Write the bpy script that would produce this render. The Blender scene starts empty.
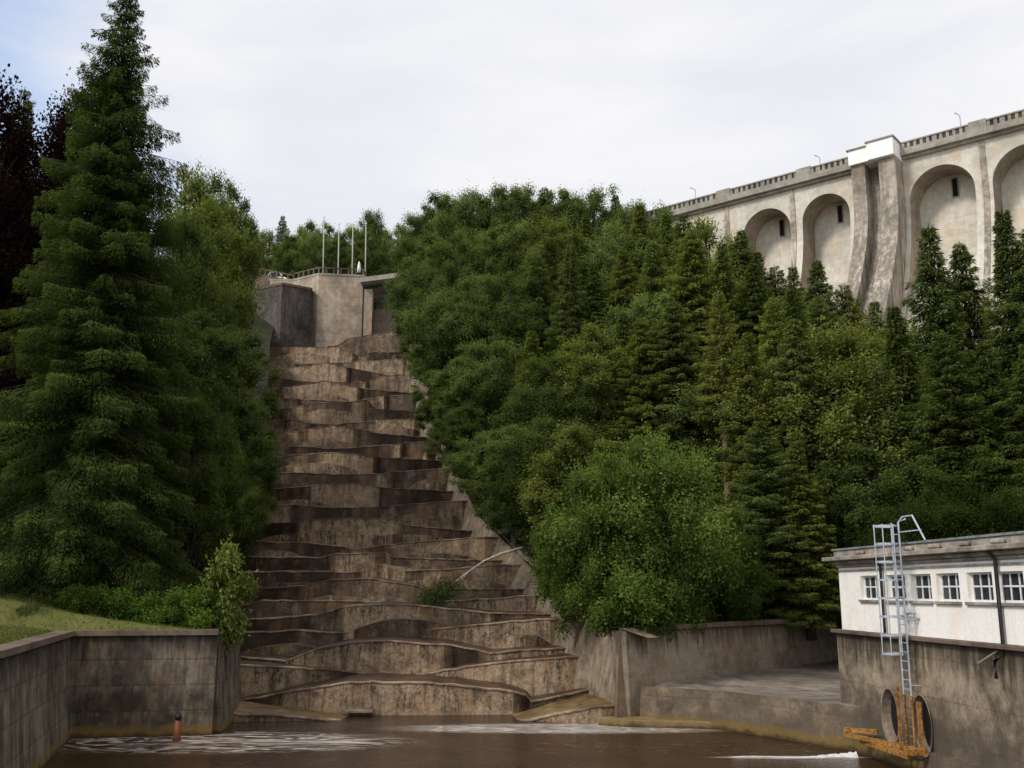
import bpy, bmesh, math, random
import numpy as np
from mathutils import Vector, Matrix
random.seed(7)
sc = bpy.context.scene
C = sc.collection
R = math.radians
# ------------------------------------------------------------------ camera
H = 5.5; F = 1000.0; PITCH = R(11.64)
cp, sp = math.cos(PITCH), math.sin(PITCH)
cam = bpy.data.cameras.new('camera'); camo = bpy.data.objects.new('camera', cam); C.objects.link(camo)
camo.location = (0, 0, H); camo.rotation_euler = (R(90)+PITCH, 0, 0)
cam.sensor_width = 36; cam.lens = 36*F/1024; cam.clip_end = 3000
sc.camera = camo
def at(px, py, Y):
    u = (px-512)/F; v = (384-py)/F
    k = Y/(cp - v*sp)
    return Vector((u*k, Y, H + (sp+v*cp)*k))
def lerp(a, b, t): return a+(b-a)*t
def smooth(a, b, x):
    t = min(1, max(0, (x-a)/(b-a))); return t*t*(3-2*t)
def interp(tab, x):
    if x <= tab[0][0]: return tab[0][1]
    for (a, va), (b, vb) in zip(tab, tab[1:]):
        if x <= b: return va+(vb-va)*(x-a)/(b-a)
    return tab[-1][1]
# ------------------------------------------------------------------ materials
class NT:
    def __init__(s, m): s.m = m; s.t = m.node_tree; s.n = s.t.nodes; s.l = s.t.links
    def new(s, ty, **kw):
        n = s.n.new(ty)
        for k, v in kw.items():
            if k.startswith('i_'): n.inputs[k[2:].replace('_', ' ')].default_value = v
            else: setattr(n, k, v)
        return n
    def link(s, a, b): s.l.new(a, b)
    def val(s, x, sock):
        if isinstance(x, (int, float)): sock.default_value = x
        elif isinstance(x, tuple): sock.default_value = x if len(x) == 4 or sock.type == 'VECTOR' else (*x, 1)
        else: s.link(x, sock)
    def math(s, op, a, b=0.0, clamp=False):
        n = s.new('ShaderNodeMath', operation=op); n.use_clamp = clamp
        s.val(a, n.inputs[0]); s.val(b, n.inputs[1]); return n.outputs[0]
    def mix(s, f, a, b, mode='MIX'):
        n = s.new('ShaderNodeMix', data_type='RGBA', blend_type=mode)
        s.val(f, n.inputs[0]); s.val(a, n.inputs[6]); s.val(b, n.inputs[7]); return n.outputs[2]
    def noise(s, vec, scale, detail=5, rough=.6, dist=0):
        n = s.new('ShaderNodeTexNoise'); n.inputs['Scale'].default_value = scale
        n.inputs['Detail'].default_value = detail; n.inputs['Roughness'].default_value = rough
        n.inputs['Distortion'].default_value = dist
        s.link(vec, n.inputs['Vector']); return n.outputs['Fac']
    def mapv(s, vec, scale=(1, 1, 1), loc=(0, 0, 0)):
        n = s.new('ShaderNodeMapping'); n.inputs['Scale'].default_value = scale; n.inputs['Location'].default_value = loc
        s.link(vec, n.inputs['Vector']); return n.outputs[0]
    def ramp(s, f, a, b):
        n = s.new('ShaderNodeMapRange'); n.interpolation_type = 'SMOOTHSTEP'
        s.val(f, n.inputs[0]); n.inputs[1].default_value = a; n.inputs[2].default_value = b; return n.outputs[0]
def mat(name):
    m = bpy.data.materials.new(name); m.use_nodes = True
    nt = NT(m); b = nt.n['Principled BSDF']; b.inputs['Specular IOR Level'].default_value = .25
    return m, nt, b
def concrete(name, light, dark, streak=.6, joints=0.0, joint_h=1.0, algae=False, top_z=None, tone=False, bump=.25, zstain=None, vjoint=0, rough=.9, spread=(.38, .62), zamp=9):
    m, nt, b = mat(name)
    g = nt.new('ShaderNodeNewGeometry').outputs['Position']
    sep = nt.new('ShaderNodeSeparateXYZ'); nt.link(g, sep.inputs[0]); z = sep.outputs[2]
    big = nt.noise(g, .22, 6, .65, .4); mid = nt.noise(g, 1.3, 6, .7); fine = nt.noise(g, 9, 5, .7)
    st = nt.noise(nt.mapv(g, (1.6, 1.6, .13)), 1.4, 6, .7, .2)
    st2 = nt.noise(nt.mapv(g, (5.5, 5.5, .22), (3, 7, 1)), 1.0, 4, .6, .1)
    f = nt.math('ADD', nt.math('MULTIPLY', big, .55), nt.math('MULTIPLY', mid, .45))
    f = nt.ramp(f, spread[0], spread[1])
    s1 = nt.ramp(st, .42, .62); s2 = nt.ramp(st2, .50, .68)
    f = nt.math('MULTIPLY', f, nt.math('SUBTRACT', 1, nt.math('MULTIPLY', s1, streak*.7)))
    f = nt.math('MULTIPLY', f, nt.math('SUBTRACT', 1, nt.math('MULTIPLY', s2, streak*.5)))
    if tone:
        a = nt.new('ShaderNodeAttribute', attribute_name='tone').outputs['Fac']
        e = nt.new('ShaderNodeAttribute', attribute_name='edge').outputs['Fac']
        aw = nt.math('ADD', a, nt.math('MULTIPLY', nt.math('SUBTRACT', mid, .5), .9))
        aw = nt.ramp(aw, .05, .95)
        # dark growth hanging from the crest, drips and mottling
        wide = nt.ramp(nt.noise(g, .45, 4, .6), .38, .55)
        dr = nt.ramp(nt.math('ADD', nt.math('MULTIPLY', e, .75), nt.math('MULTIPLY', nt.math('SUBTRACT', st2, .5), 3.4)), .45, .75)
        dr = nt.math('MULTIPLY', dr, wide)
        sp2 = nt.ramp(nt.noise(g, 4.5, 8, .85), .47, .54)
        dr = nt.math('MULTIPLY', dr, nt.math('ADD', .3, nt.math('MULTIPLY', sp2, .7)))
        drip = nt.ramp(nt.noise(nt.mapv(g, (2.6, 2.6, .12), (1, 4, 2)), 1.0, 6, .75), .53, .62)
        blot = nt.ramp(nt.noise(nt.mapv(g, (1, 1, 1.4), (7, 7, 7)), .9, 8, .75), .50, .62)
        f = nt.math('MULTIPLY', aw, nt.math('ADD', .5, nt.math('MULTIPLY', f, .6)))
        for q, k in ((dr, .9), (drip, .55), (blot, .45), (sp2, .3)): f = nt.math('MULTIPLY', f, nt.math('SUBTRACT', 1, nt.math('MULTIPLY', q, k)))
        wetb = nt.ramp(nt.noise(nt.mapv(g, (1, 1, 2.5)), 1.6, 7, .8), .55, .66)
        f = nt.math('ADD', f, nt.math('MULTIPLY', wetb, .10))
    col = nt.mix(f, dark, light)
    # brown tint patches
    col = nt.mix(nt.math('MULTIPLY', nt.ramp(nt.noise(nt.mapv(g, (1, 1, .4), (9, 2, 5)), .7, 5), .5, .7), .45), col, tuple(c*k for c, k in zip(lerp3(light, dark, .5), (1.12, .86, .66))))
    hgt = nt.math('ADD', nt.math('MULTIPLY', fine, .5), nt.math('MULTIPLY', mid, .8))
    if joints:
        fr = nt.math('FRACT', nt.math('DIVIDE', nt.math('ADD', z, nt.math('MULTIPLY', mid, .06)), joint_h))
        j = nt.math('MULTIPLY', nt.math('LESS_THAN', fr, .05/joint_h), nt.ramp(fine, .3, .6))
        col = nt.mix(nt.math('MULTIPLY', j, joints), col, tuple(c*.45 for c in dark))
        # paler lime bands under some joints
        lime = nt.math('MULTIPLY', nt.ramp(fr, .55, 1.0), nt.ramp(st2, .52, .66))
        col = nt.mix(nt.math('MULTIPLY', lime, joints*.5), col, tuple(min(1, c*1.25) for c in light))
        hgt = nt.math('SUBTRACT', hgt, nt.math('MULTIPLY', j, .6))
    if zstain:   # (z0,z1,strength) darker below
        zz = nt.math('ADD', z, nt.math('MULTIPLY', nt.math('SUBTRACT', mid, .5), zamp))
        zf = nt.math('SUBTRACT', 1, nt.ramp(zz, zstain[0], zstain[1]))
        col = nt.mix(nt.math('MULTIPLY', nt.math('MULTIPLY', zf, nt.ramp(st if zamp > 5 else big, .35, .6)), zstain[2]), col, dark)
    if top_z is not None:   # dark drips below the coping
        d = nt.math('SUBTRACT', top_z, z)
        d = nt.math('ADD', nt.math('DIVIDE', d, 1.5), nt.math('MULTIPLY', nt.math('SUBTRACT', st2, .45), 2.0))
        k = nt.math('SUBTRACT', 1, nt.ramp(d, .1, .9))
        col = nt.mix(nt.math('MULTIPLY', k, .8), col, tuple(c*.35 for c in dark))
    if algae:
        zz = nt.math('ADD', z, nt.math('MULTIPLY', nt.math('SUBTRACT', mid, .5), .5))
        k = nt.math('SUBTRACT', 1, nt.ramp(zz, .25, .5))
        col = nt.mix(nt.math('MULTIPLY', k, .75), col, (.17, .105, .022))
        k = nt.math('SUBTRACT', 1, nt.ramp(zz, .0, .2))
        col = nt.mix(nt.math('MULTIPLY', k, .8), col, (.03, .018, .009))
    col = nt.mix(nt.math('MULTIPLY', nt.ramp(fine, .35, .7), .22), col, tuple(c*.6 for c in dark))
    nt.link(col, b.inputs['Base Color']); b.inputs['Roughness'].default_value = rough
    bp = nt.new('ShaderNodeBump'); bp.inputs['Strength'].default_value = bump; bp.inputs['Distance'].default_value = .15
    nt.link(hgt, bp.inputs['Height']); nt.link(bp.outputs[0], b.inputs['Normal'])
    return m
def lerp3(a, b, t): return tuple(lerp(x, y, t) for x, y in zip(a, b))
def plain(name, col, rough=.6, metal=0, var=.25, scale=6, rust=None):
    m, nt, b = mat(name)
    g = nt.new('ShaderNodeTexCoord').outputs['Object']
    n = nt.noise(g, scale, 5, .7)
    c = nt.mix(nt.ramp(n, .35, .65), tuple(x*(1-var) for x in col), tuple(min(1, x*(1+var*.4)) for x in col))
    if rust: c = nt.mix(nt.ramp(nt.noise(g, scale*1.7, 5, .8), .48, .6), c, rust)
    nt.link(c, b.inputs['Base Color']); b.inputs['Roughness'].default_value = rough; b.inputs['Metallic'].default_value = metal
    return m
def foliage(name, dark, light, transl=.3):
    m = bpy.data.materials.new(name); m.use_nodes = True; nt = NT(m); n = nt.n; n.remove(n['Principled BSDF'])
    out = n['Material Output']
    a = nt.new('ShaderNodeAttribute', attribute_name='tone').outputs['Fac']
    g = nt.new('ShaderNodeNewGeometry').outputs['Position']
    big = nt.noise(g, .35, 4, .6)
    oi = nt.new('ShaderNodeObjectInfo')
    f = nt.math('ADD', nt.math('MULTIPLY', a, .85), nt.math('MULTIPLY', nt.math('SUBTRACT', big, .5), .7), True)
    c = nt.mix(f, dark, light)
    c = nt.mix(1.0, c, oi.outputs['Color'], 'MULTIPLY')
    d = nt.new('ShaderNodeBsdfDiffuse'); nt.link(c, d.inputs[0]); t = nt.new('ShaderNodeBsdfTranslucent')
    c2 = nt.mix(1.0, c, (1.15, 1.2, .6, 1), 'MULTIPLY'); nt.link(c2, t.inputs[0])
    ms = nt.new('ShaderNodeMixShader'); ms.inputs[0].default_value = transl
    nt.link(d.outputs[0], ms.inputs[1]); nt.link(t.outputs[0], ms.inputs[2]); nt.link(ms.outputs[0], out.inputs[0])
    return m
M = {}
M['wall'] = concrete('weathered_wall_concrete', (.38, .31, .225), (.15, .115, .08), .18, joints=.2, joint_h=.95, algae=True, top_z=3.85, bump=.2)
M['wallL'] = concrete('dark_wall_concrete', (.25, .205, .15), (.035, .027, .018), .95, .5, .95, True, 3.85)
M['bank'] = concrete('mossy_bank_concrete', (.36, .285, .20), (.085, .064, .044), .6, 0, 1, False, None)
M['coping'] = concrete('coping_concrete', (.20, .15, .11), (.08, .055, .04), .2)
M['apron'] = concrete('apron_concrete', (.30, .26, .21), (.11, .085, .065), .0)
M['step'] = concrete('wet_step_concrete', (.44, .315, .195), (.030, .016, .009), .4, tone=True, bump=.3, rough=.62)
M['lip'] = concrete('step_crest_concrete', (.54, .42, .29), (.13, .085, .055), .5, spread=(.44, .6), tone=False, rough=.6)
M['tread'] = concrete('wet_tread_concrete', (.10, .055, .029), (.025, .012, .0065), .0, rough=.45)
M['toe'] = concrete('algae_yellow_ledge', (.27, .18, .07), (.07, .04, .018), .0, rough=.5)
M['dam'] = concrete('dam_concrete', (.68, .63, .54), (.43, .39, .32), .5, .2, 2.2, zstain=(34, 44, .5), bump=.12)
M['damshade'] = concrete('dam_shade_concrete', (.44, .375, .295), (.22, .18, .14), .3, 0, bump=.12)  # dam concrete darkened, the shade of the niches put into its colour
M['rib'] = concrete('dam_buttress_concrete', (.58, .50, .405), (.17, .145, .12), .75, .2, 1.6, zstain=(40, 50, .85), bump=.2)
M['parapet'] = concrete('parapet_concrete', (.40, .37, .32), (.20, .18, .15), .4)
M['whiteblock'] = concrete('white_render', (.90, .90, .88), (.78, .77, .74), .05, bump=.02, spread=(.3, .45))
M['block'] = concrete('pale_block_concrete', (.52, .43, .33), (.24, .19, .145), .5, .5, 1.5)
M['blockdark'] = concrete('dark_block_concrete', (.13, .11, .095), (.03, .025, .022), .8, .3, 1.6)
M['brownwall'] = concrete('brown_wall_concrete', (.20, .15, .105), (.06, .045, .03), .5)
M['plaster'] = concrete('white_plaster', (.88, .83, .76), (.70, .64, .56), .3, bump=.06, spread=(.3, .5))
M['cornice'] = concrete('cornice_concrete', (.44, .40, .34), (.15, .12, .095), .5, bump=.15)
M['basewall'] = concrete('basin_wall_concrete', (.38, .295, .205), (.07, .052, .036), .22, joints=.35, joint_h=1.15, algae=True, top_z=4.0, zstain=(1.2, 2.8, .9), zamp=2)
M['lining'] = concrete('culvert_lining', (.36, .27, .20), (.06, .04, .028), .6)
M['steel'] = plain('galvanised_steel', (.46, .50, .54), .45, .3, .2)
M['yellow'] = plain('rusty_yellow_steel', (.38, .19, .045), .7, .1, .3, 5, (.14, .055, .02))
M['darkpipe'] = plain('dark_pipe', (.03, .027, .024), .5, 0)
M['frame'] = plain('white_window_frame', (.68, .68, .66), .5, 0, .2)
M['glass'] = plain('dark_glass', (.03, .03, .035), .12, 0, .5, 1.5)
M['dark'] = plain('opening_shade_fill', (.010, .009, .008), .9)  # near-black fill standing for the unlit inside of openings
M['roof'] = plain('grey_roof_sheet', (.20, .21, .21), .6, 0, .3, 3)
M['orange'] = plain('orange_paint', (.20, .065, .03), .6, 0, .3, 8)
M['black'] = plain('black_paint', (.012, .012, .012), .5)
M['birch'] = plain('birch_bark', (.52, .49, .42), .8, 0, .4, 7)
M['bark'] = plain('brown_bark', (.05, .038, .028), .95, 0, .5, 4)
M['barkpale'] = plain('pale_bark', (.24, .17, .11), .95, 0, .5, 4)
M['white'] = plain('white_paint', (.75, .75, .75), .4, 0, .1)
M['pole'] = plain('pole_paint', (.42, .40, .32), .5, 0, .2)
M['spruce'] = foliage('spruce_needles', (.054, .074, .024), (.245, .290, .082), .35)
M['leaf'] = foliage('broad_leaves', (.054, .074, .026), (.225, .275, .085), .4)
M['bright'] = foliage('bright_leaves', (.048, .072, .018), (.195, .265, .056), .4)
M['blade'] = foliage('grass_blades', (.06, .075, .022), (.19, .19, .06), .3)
M['purple'] = foliage('purple_leaves', (.005, .0035, .0035), (.022, .011, .010), .15)
# ------------------------------------------------------------------ builder
class MB:
    def __init__(s): s.v = []; s.f = []; s.t = []; s.e = []; s.p = {}
    def add(s, vs, fs, tone=.5, edge=None):
        k = len(s.v); s.v += [tuple(v) for v in vs]; s.e += edge if edge else [0]*len(vs)
        for f in fs: s.f.append([i+k for i in f]); s.t.append(tone)
    def quad(s, a, b, c, d, tone=.5, edge=None, pt=None):
        if pt:
            for i in range(4): s.p[len(s.v)+i] = pt[i]
        s.add([a, b, c, d], [(0, 1, 2, 3)], tone, edge)
    def box(s, x0, x1, y0, y1, z0, z1, mtx=None):
        vs = [Vector((x, y, z)) for z in (z0, z1) for x, y in ((x0, y0), (x1, y0), (x1, y1), (x0, y1))]
        if mtx: vs = [mtx @ v for v in vs]
        s.add(vs, [(3, 2, 1, 0), (4, 5, 6, 7), (0, 1, 5, 4), (1, 2, 6, 5), (2, 3, 7, 6), (3, 0, 4, 7)])
    def prism(s, pts, z0, z1, batter=0):
        n = len(pts); c = Vector((sum(p[0] for p in pts)/n, sum(p[1] for p in pts)/n))
        lo = []
        for p in pts:
            d = Vector((p[0], p[1]))-c; L = d.length; d = d*(1+batter/L) if L else d
            lo.append((c.x+d.x, c.y+d.y, z0))
        vs = lo+[(p[0], p[1], z1) for p in pts]
        s.add(vs, [tuple(range(n-1, -1, -1)), tuple(range(n, 2*n))]+[(i, (i+1) % n, n+(i+1) % n, n+i) for i in range(n)])
    def tube(s, pts, rad, n=8, cap=True):
        pts = [Vector(p) for p in pts]; rs = rad if isinstance(rad, (list, tuple)) else [rad]*len(pts)
        vs = []
        up = Vector((0, 0, 1))
        for i, p in enumerate(pts):
            d = (pts[min(i+1, len(pts)-1)]-pts[max(i-1, 0)]).normalized()
            a = d.cross(up if abs(d.z) < .95 else Vector((1, 0, 0))).normalized(); b = d.cross(a)
            vs += [p+(a*math.cos(2*math.pi*k/n)+b*math.sin(2*math.pi*k/n))*rs[i] for k in range(n)]
        fs = [(i*n+k, i*n+(k+1) % n, (i+1)*n+(k+1) % n, (i+1)*n+k) for i in range(len(pts)-1) for k in range(n)]
        if cap: fs += [tuple(range(n-1, -1, -1)), tuple((len(pts)-1)*n+k for k in range(n))]
        s.add(vs, fs)
    def build(s, name, m, parent=None, smoothf=False):
        me = bpy.data.meshes.new(name); me.from_pydata(s.v, [], s.f); me.update()
        me.materials.append(M[m] if isinstance(m, str) else m)
        if s.p: a = me.attributes.new('tone', 'FLOAT', 'POINT'); a.data.foreach_set('value', [float(s.p.get(i, .5)) for i in range(len(s.v))])
        else: a = me.attributes.new('tone', 'FLOAT', 'FACE'); a.data.foreach_set('value', s.t)
        a = me.attributes.new('edge', 'FLOAT', 'POINT'); a.data.foreach_set('value', [float(x) for x in s.e])
        if smoothf: me.shade_smooth()
        o = bpy.data.objects.new(name, me); C.objects.link(o)
        if parent is not None:
            o.parent = parent; o.matrix_parent_inverse = Matrix.Translation(-parent.location)
        return o
def tag(o, label=None, cat=None, group=None, kind=None):
    if label: o['label'] = label
    if cat: o['category'] = cat
    if group: o['group'] = group
    if kind: o['kind'] = kind
    return o
def empty(name, loc, label=None, cat=None, group=None):
    o = bpy.data.objects.new(name, None); C.objects.link(o); o.location = loc; o.empty_display_size = .3
    return tag(o, label, cat, group)
def recalc(o, bev=0):
    bm = bmesh.new(); bm.from_mesh(o.data); bmesh.ops.recalc_face_normals(bm, faces=bm.faces)
    if bev: bmesh.ops.bevel(bm, geom=bm.edges, offset=bev, segments=1, affect='EDGES')
    bm.to_mesh(o.data); bm.free(); return o
def cut(o, mbs):
    """carve real openings out of a solid, then throw the cutters away"""
    for mb in mbs:
        c = recalc(mb.build('opening_shape', 'dark'))
        md = o.modifiers.new('b', 'BOOLEAN'); md.object = c; md.operation = 'DIFFERENCE'; md.solver = 'EXACT'
        dg = bpy.context.evaluated_depsgraph_get(); dg.update()
        me = bpy.data.meshes.new_from_object(o.evaluated_get(dg)); o.modifiers.clear(); o.data = me
        bpy.data.objects.remove(c)
    return o
# ------------------------------------------------------------------ terrain profile
LEFT_EDGE = [(10, -12.0), (27.2, -13.5), (39.9, -17.1), (41.0, -11.6), (50, -13.6), (60, -16.3), (70, -17.9), (88, -22), (109, -27.3), (132, -33), (147, -36.5)]
RIGHT_EDGE = [(44, 4.4), (50, 3.4), (56, 1.9), (62, .6), (70, -2.4), (79, -4.6), (88, -6.2), (109, -10.2), (132, -14.6), (147, -17.2), (160, -16.5)]
CASC_Z = [(44, 0), (48, 1.3), (52, 3), (60, 6), (70.5, 11), (79, 14), (88, 18.5), (97.5, 22.8), (109, 28), (120, 32.6), (132, 37.5), (147, 42)]
RTOP_Z = [(44, 3.9), (48.5, 4.0), (56, 5.8), (62, 7.4), (70, 10.6), (79, 15), (88, 20), (97.5, 24.5), (109, 30), (120, 35), (132, 40), (147, 45), (156, 54.5)]
def hnoise(x, y): return math.sin(x*.31+y*.17)*.35+math.sin(x*.13-y*.23+2)*.45
def hillR(x, Y):
    g = .42*max(0, Y-46)+.10*max(0, Y-90)
    w = 1-.66*smooth(2, 58, x)
    d = -.757*(x-4.5)+.653*(Y-44)
    if x > 20: d = max(d, (x-20)*.4)
    z = 3.9+g*w*(smooth(0, 9, d) if x < 40 else 1)+hnoise(x, Y)*smooth(2, 10, d)
    e = x-interp(RIGHT_EDGE, Y)
    if Y < 160: z = lerp(interp(RTOP_Z, Y), z, smooth(0, 8, e))
    if Y > 140: z = lerp(z, 54.5, smooth(148, 160, Y))
    return min(z, 54.5)
def hillL(x, Y):
    e = interp(LEFT_EDGE, Y)-x
    z0 = 3.82 if Y < 46 else max(3.82, interp(CASC_Z, Y)+1.0)
    z = z0+.10*e*(1 if Y < 45 else 1+smooth(45, 60, Y)*1.2)+.035*max(0, e-4)*smooth(28, 42, Y)+hnoise(x, Y)*smooth(3, 12, e)*.7
    if Y > 135: z = lerp(z, 54.5, smooth(145, 159, Y))
    return z
def sheet(name, Ys, xfun, zf, mname, nx=26, label=None, **kw):
    b = MB(); n = nx
    for Y in Ys:
        xa, xb = xfun(Y)
        for i in range(n):
            t = (i/(n-1))**1.5; x = lerp(xa, xb, t); b.v.append((x, Y, zf(x, Y))); b.e.append(0)
    for j in range(len(Ys)-1):
        for i in range(n-1):
            b.f.append([j*n+i, j*n+i+1, (j+1)*n+i+1, (j+1)*n+i]); b.t.append(.5)
    o = b.build(name, mname, smoothf=True); recalc(o); tag(o, label, **kw); return o
def soil():
    m, nt, b = mat('woodland_floor'); g = nt.new('ShaderNodeNewGeometry').outputs['Position']
    n = nt.noise(g, .8, 6, .7); c = nt.mix(nt.ramp(n, .4, .6), (.012, .018, .007, 1), (.03, .022, .012, 1)); nt.link(c, b.inputs['Base Color'])
    b.inputs['Roughness'].default_value = 1; return m
def grassmat():
    m, nt, b = mat('lawn_grass'); g = nt.new('ShaderNodeNewGeometry').outputs['Position']
    n = nt.noise(g, .5, 6, .7); n2 = nt.noise(g, 22, 4, .8)
    c = nt.mix(nt.ramp(n, .38, .62), (.085, .095, .026, 1), (.155, .145, .052, 1))
    c = nt.mix(nt.math('MULTIPLY', nt.ramp(n2, .4, .7), .5), c, (.045, .08, .012, 1)); nt.link(c, b.inputs['Base Color'])
    b.inputs['Roughness'].default_value = 1; b.inputs['Specular IOR Level'].default_value = 0; return m
M['soil'] = soil(); M['grass'] = grassmat()
Yl = [44, 47, 50, 55, 60, 66, 72, 80, 88, 98, 109, 120, 132, 140, 147, 151, 155, 159, 170, 200, 260, 400, 700]
sheet('wooded_hillside', Yl, lambda Y: (interp(LEFT_EDGE, Y)+.1 if Y < 157 else -25, -140 if Y < 200 else -600), hillL, 'soil', kind='structure')
Yr = [44.2, 46, 48, 50, 53, 56, 59, 62]
sheet('wooded_hillside', Yr, lambda Y: (interp(RIGHT_EDGE, Y), 4.5+(Y-44)*.863-.25), hillR, 'soil', nx=16, kind='structure')
Yr2 = [62, 66, 70, 75, 80, 88, 98, 109, 120, 132, 140, 147, 151, 155, 159, 165, 200, 260, 400, 700]
sheet('wooded_hillside', Yr2, lambda Y: (interp(RIGHT_EDGE, Y) if Y < 157 else -25, 180 if Y < 200 else 700), hillR, 'soil', nx=40, kind='structure')
sheet('wooded_hillside', [14, 20, 26, 32, 38.6, 44, 50, 56, 62], lambda Y: (22.5, 180), hillR, 'soil', nx=24, kind='structure')
lawn = sheet('lawn', [10, 14, 20, 24, 28, 32, 36, 39.9, 41.0, 43, 45.5, 48, 52], lambda Y: (interp(LEFT_EDGE, Y)-.1-max(0, Y-42)*1.2, -90), lambda x, Y: hillL(x, Y)+.02, 'grass', nx=30, kind='structure')
# ------------------------------------------------------------------ water
def watermat():
    m, nt, b = mat('brown_pool_water'); g = nt.new('ShaderNodeNewGeometry').outputs['Position']
    n = nt.noise(nt.mapv(g, (1, 1.6, 1)), 2.6, 5, .65, .6); n2 = nt.noise(g, .35, 4)
    def blob(cx, cy, rx, ry):
        s = nt.new('ShaderNodeTexGradient', gradient_type='SPHERICAL')
        nt.link(nt.mapv(g, (1/rx, 1/ry, 1), (-cx/rx, -cy/ry, 0)), s.inputs[0]); return nt.ramp(s.outputs['Fac'], 0, .45)
    wp = nt.noise(nt.mapv(g, (.20, .50, 1)), .9, 4, .5, 2.8)
    band = nt.math('ABSOLUTE', nt.math('SUBTRACT', nt.math('FRACT', nt.math('MULTIPLY', wp, 5.5)), .5))
    band = nt.ramp(band, .18, .46)
    wide = nt.ramp(nt.noise(nt.mapv(g, (.5, 1.6, 1), (4, 4, 0)), .7, 6, .6, 1.0), .45, .6)
    f1 = nt.math('MULTIPLY', blob(-11.2, 38.9, 8.5, 3.2), nt.math('MAXIMUM', band, nt.math('MULTIPLY', wide, .25)))
    f2 = nt.math('MULTIPLY', blob(2.2, 42.6, 8.5, 1.9), nt.math('ADD', .55, nt.math('MULTIPLY', band, .45)))
    f3 = nt.math('MULTIPLY', blob(9.4, 35.4, 3.2, .35), .9)
    sl = nt.ramp(nt.noise(nt.mapv(g, (.5, 2.2, 1)), 3.2, 4, .7, .5), .60, .66)
    f4 = nt.math('MULTIPLY', nt.math('MULTIPLY', sl, blob(6, 37.5, 9, 2.2)), .35)
    f = nt.math('MAXIMUM', nt.math('MAXIMUM', f1, f2), nt.math('MAXIMUM', f3, f4))
    f = nt.math('MULTIPLY', f, nt.math('ADD', .6, nt.math('MULTIPLY', nt.ramp(nt.noise(g, 1.8, 5, .6, .5), .3, .7), .4)))
    c = nt.mix(nt.ramp(n2, .3, .7), (.026, .0125, .006, 1), (.048, .024, .011, 1))
    c = nt.mix(f, c, (.50, .44, .38, 1)); nt.link(c, b.inputs['Base Color'])
    r = nt.math('ADD', .13, nt.math('MULTIPLY', f, .6)); nt.link(r, b.inputs['Roughness'])
    b.inputs['Specular IOR Level'].default_value = .25
    bp = nt.new('ShaderNodeBump'); bp.inputs['Strength'].default_value = .55; bp.inputs['Distance'].default_value = .12
    nt.link(n, bp.inputs['Height']); nt.link(bp.outputs[0], b.inputs['Normal']); return m
M['water'] = watermat()
b = MB(); b.quad((-60, -30, 0), (60, -30, 0), (60, 90, 0), (-60, 90, 0)); tag(b.build('water', 'water'), kind='structure')
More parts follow.
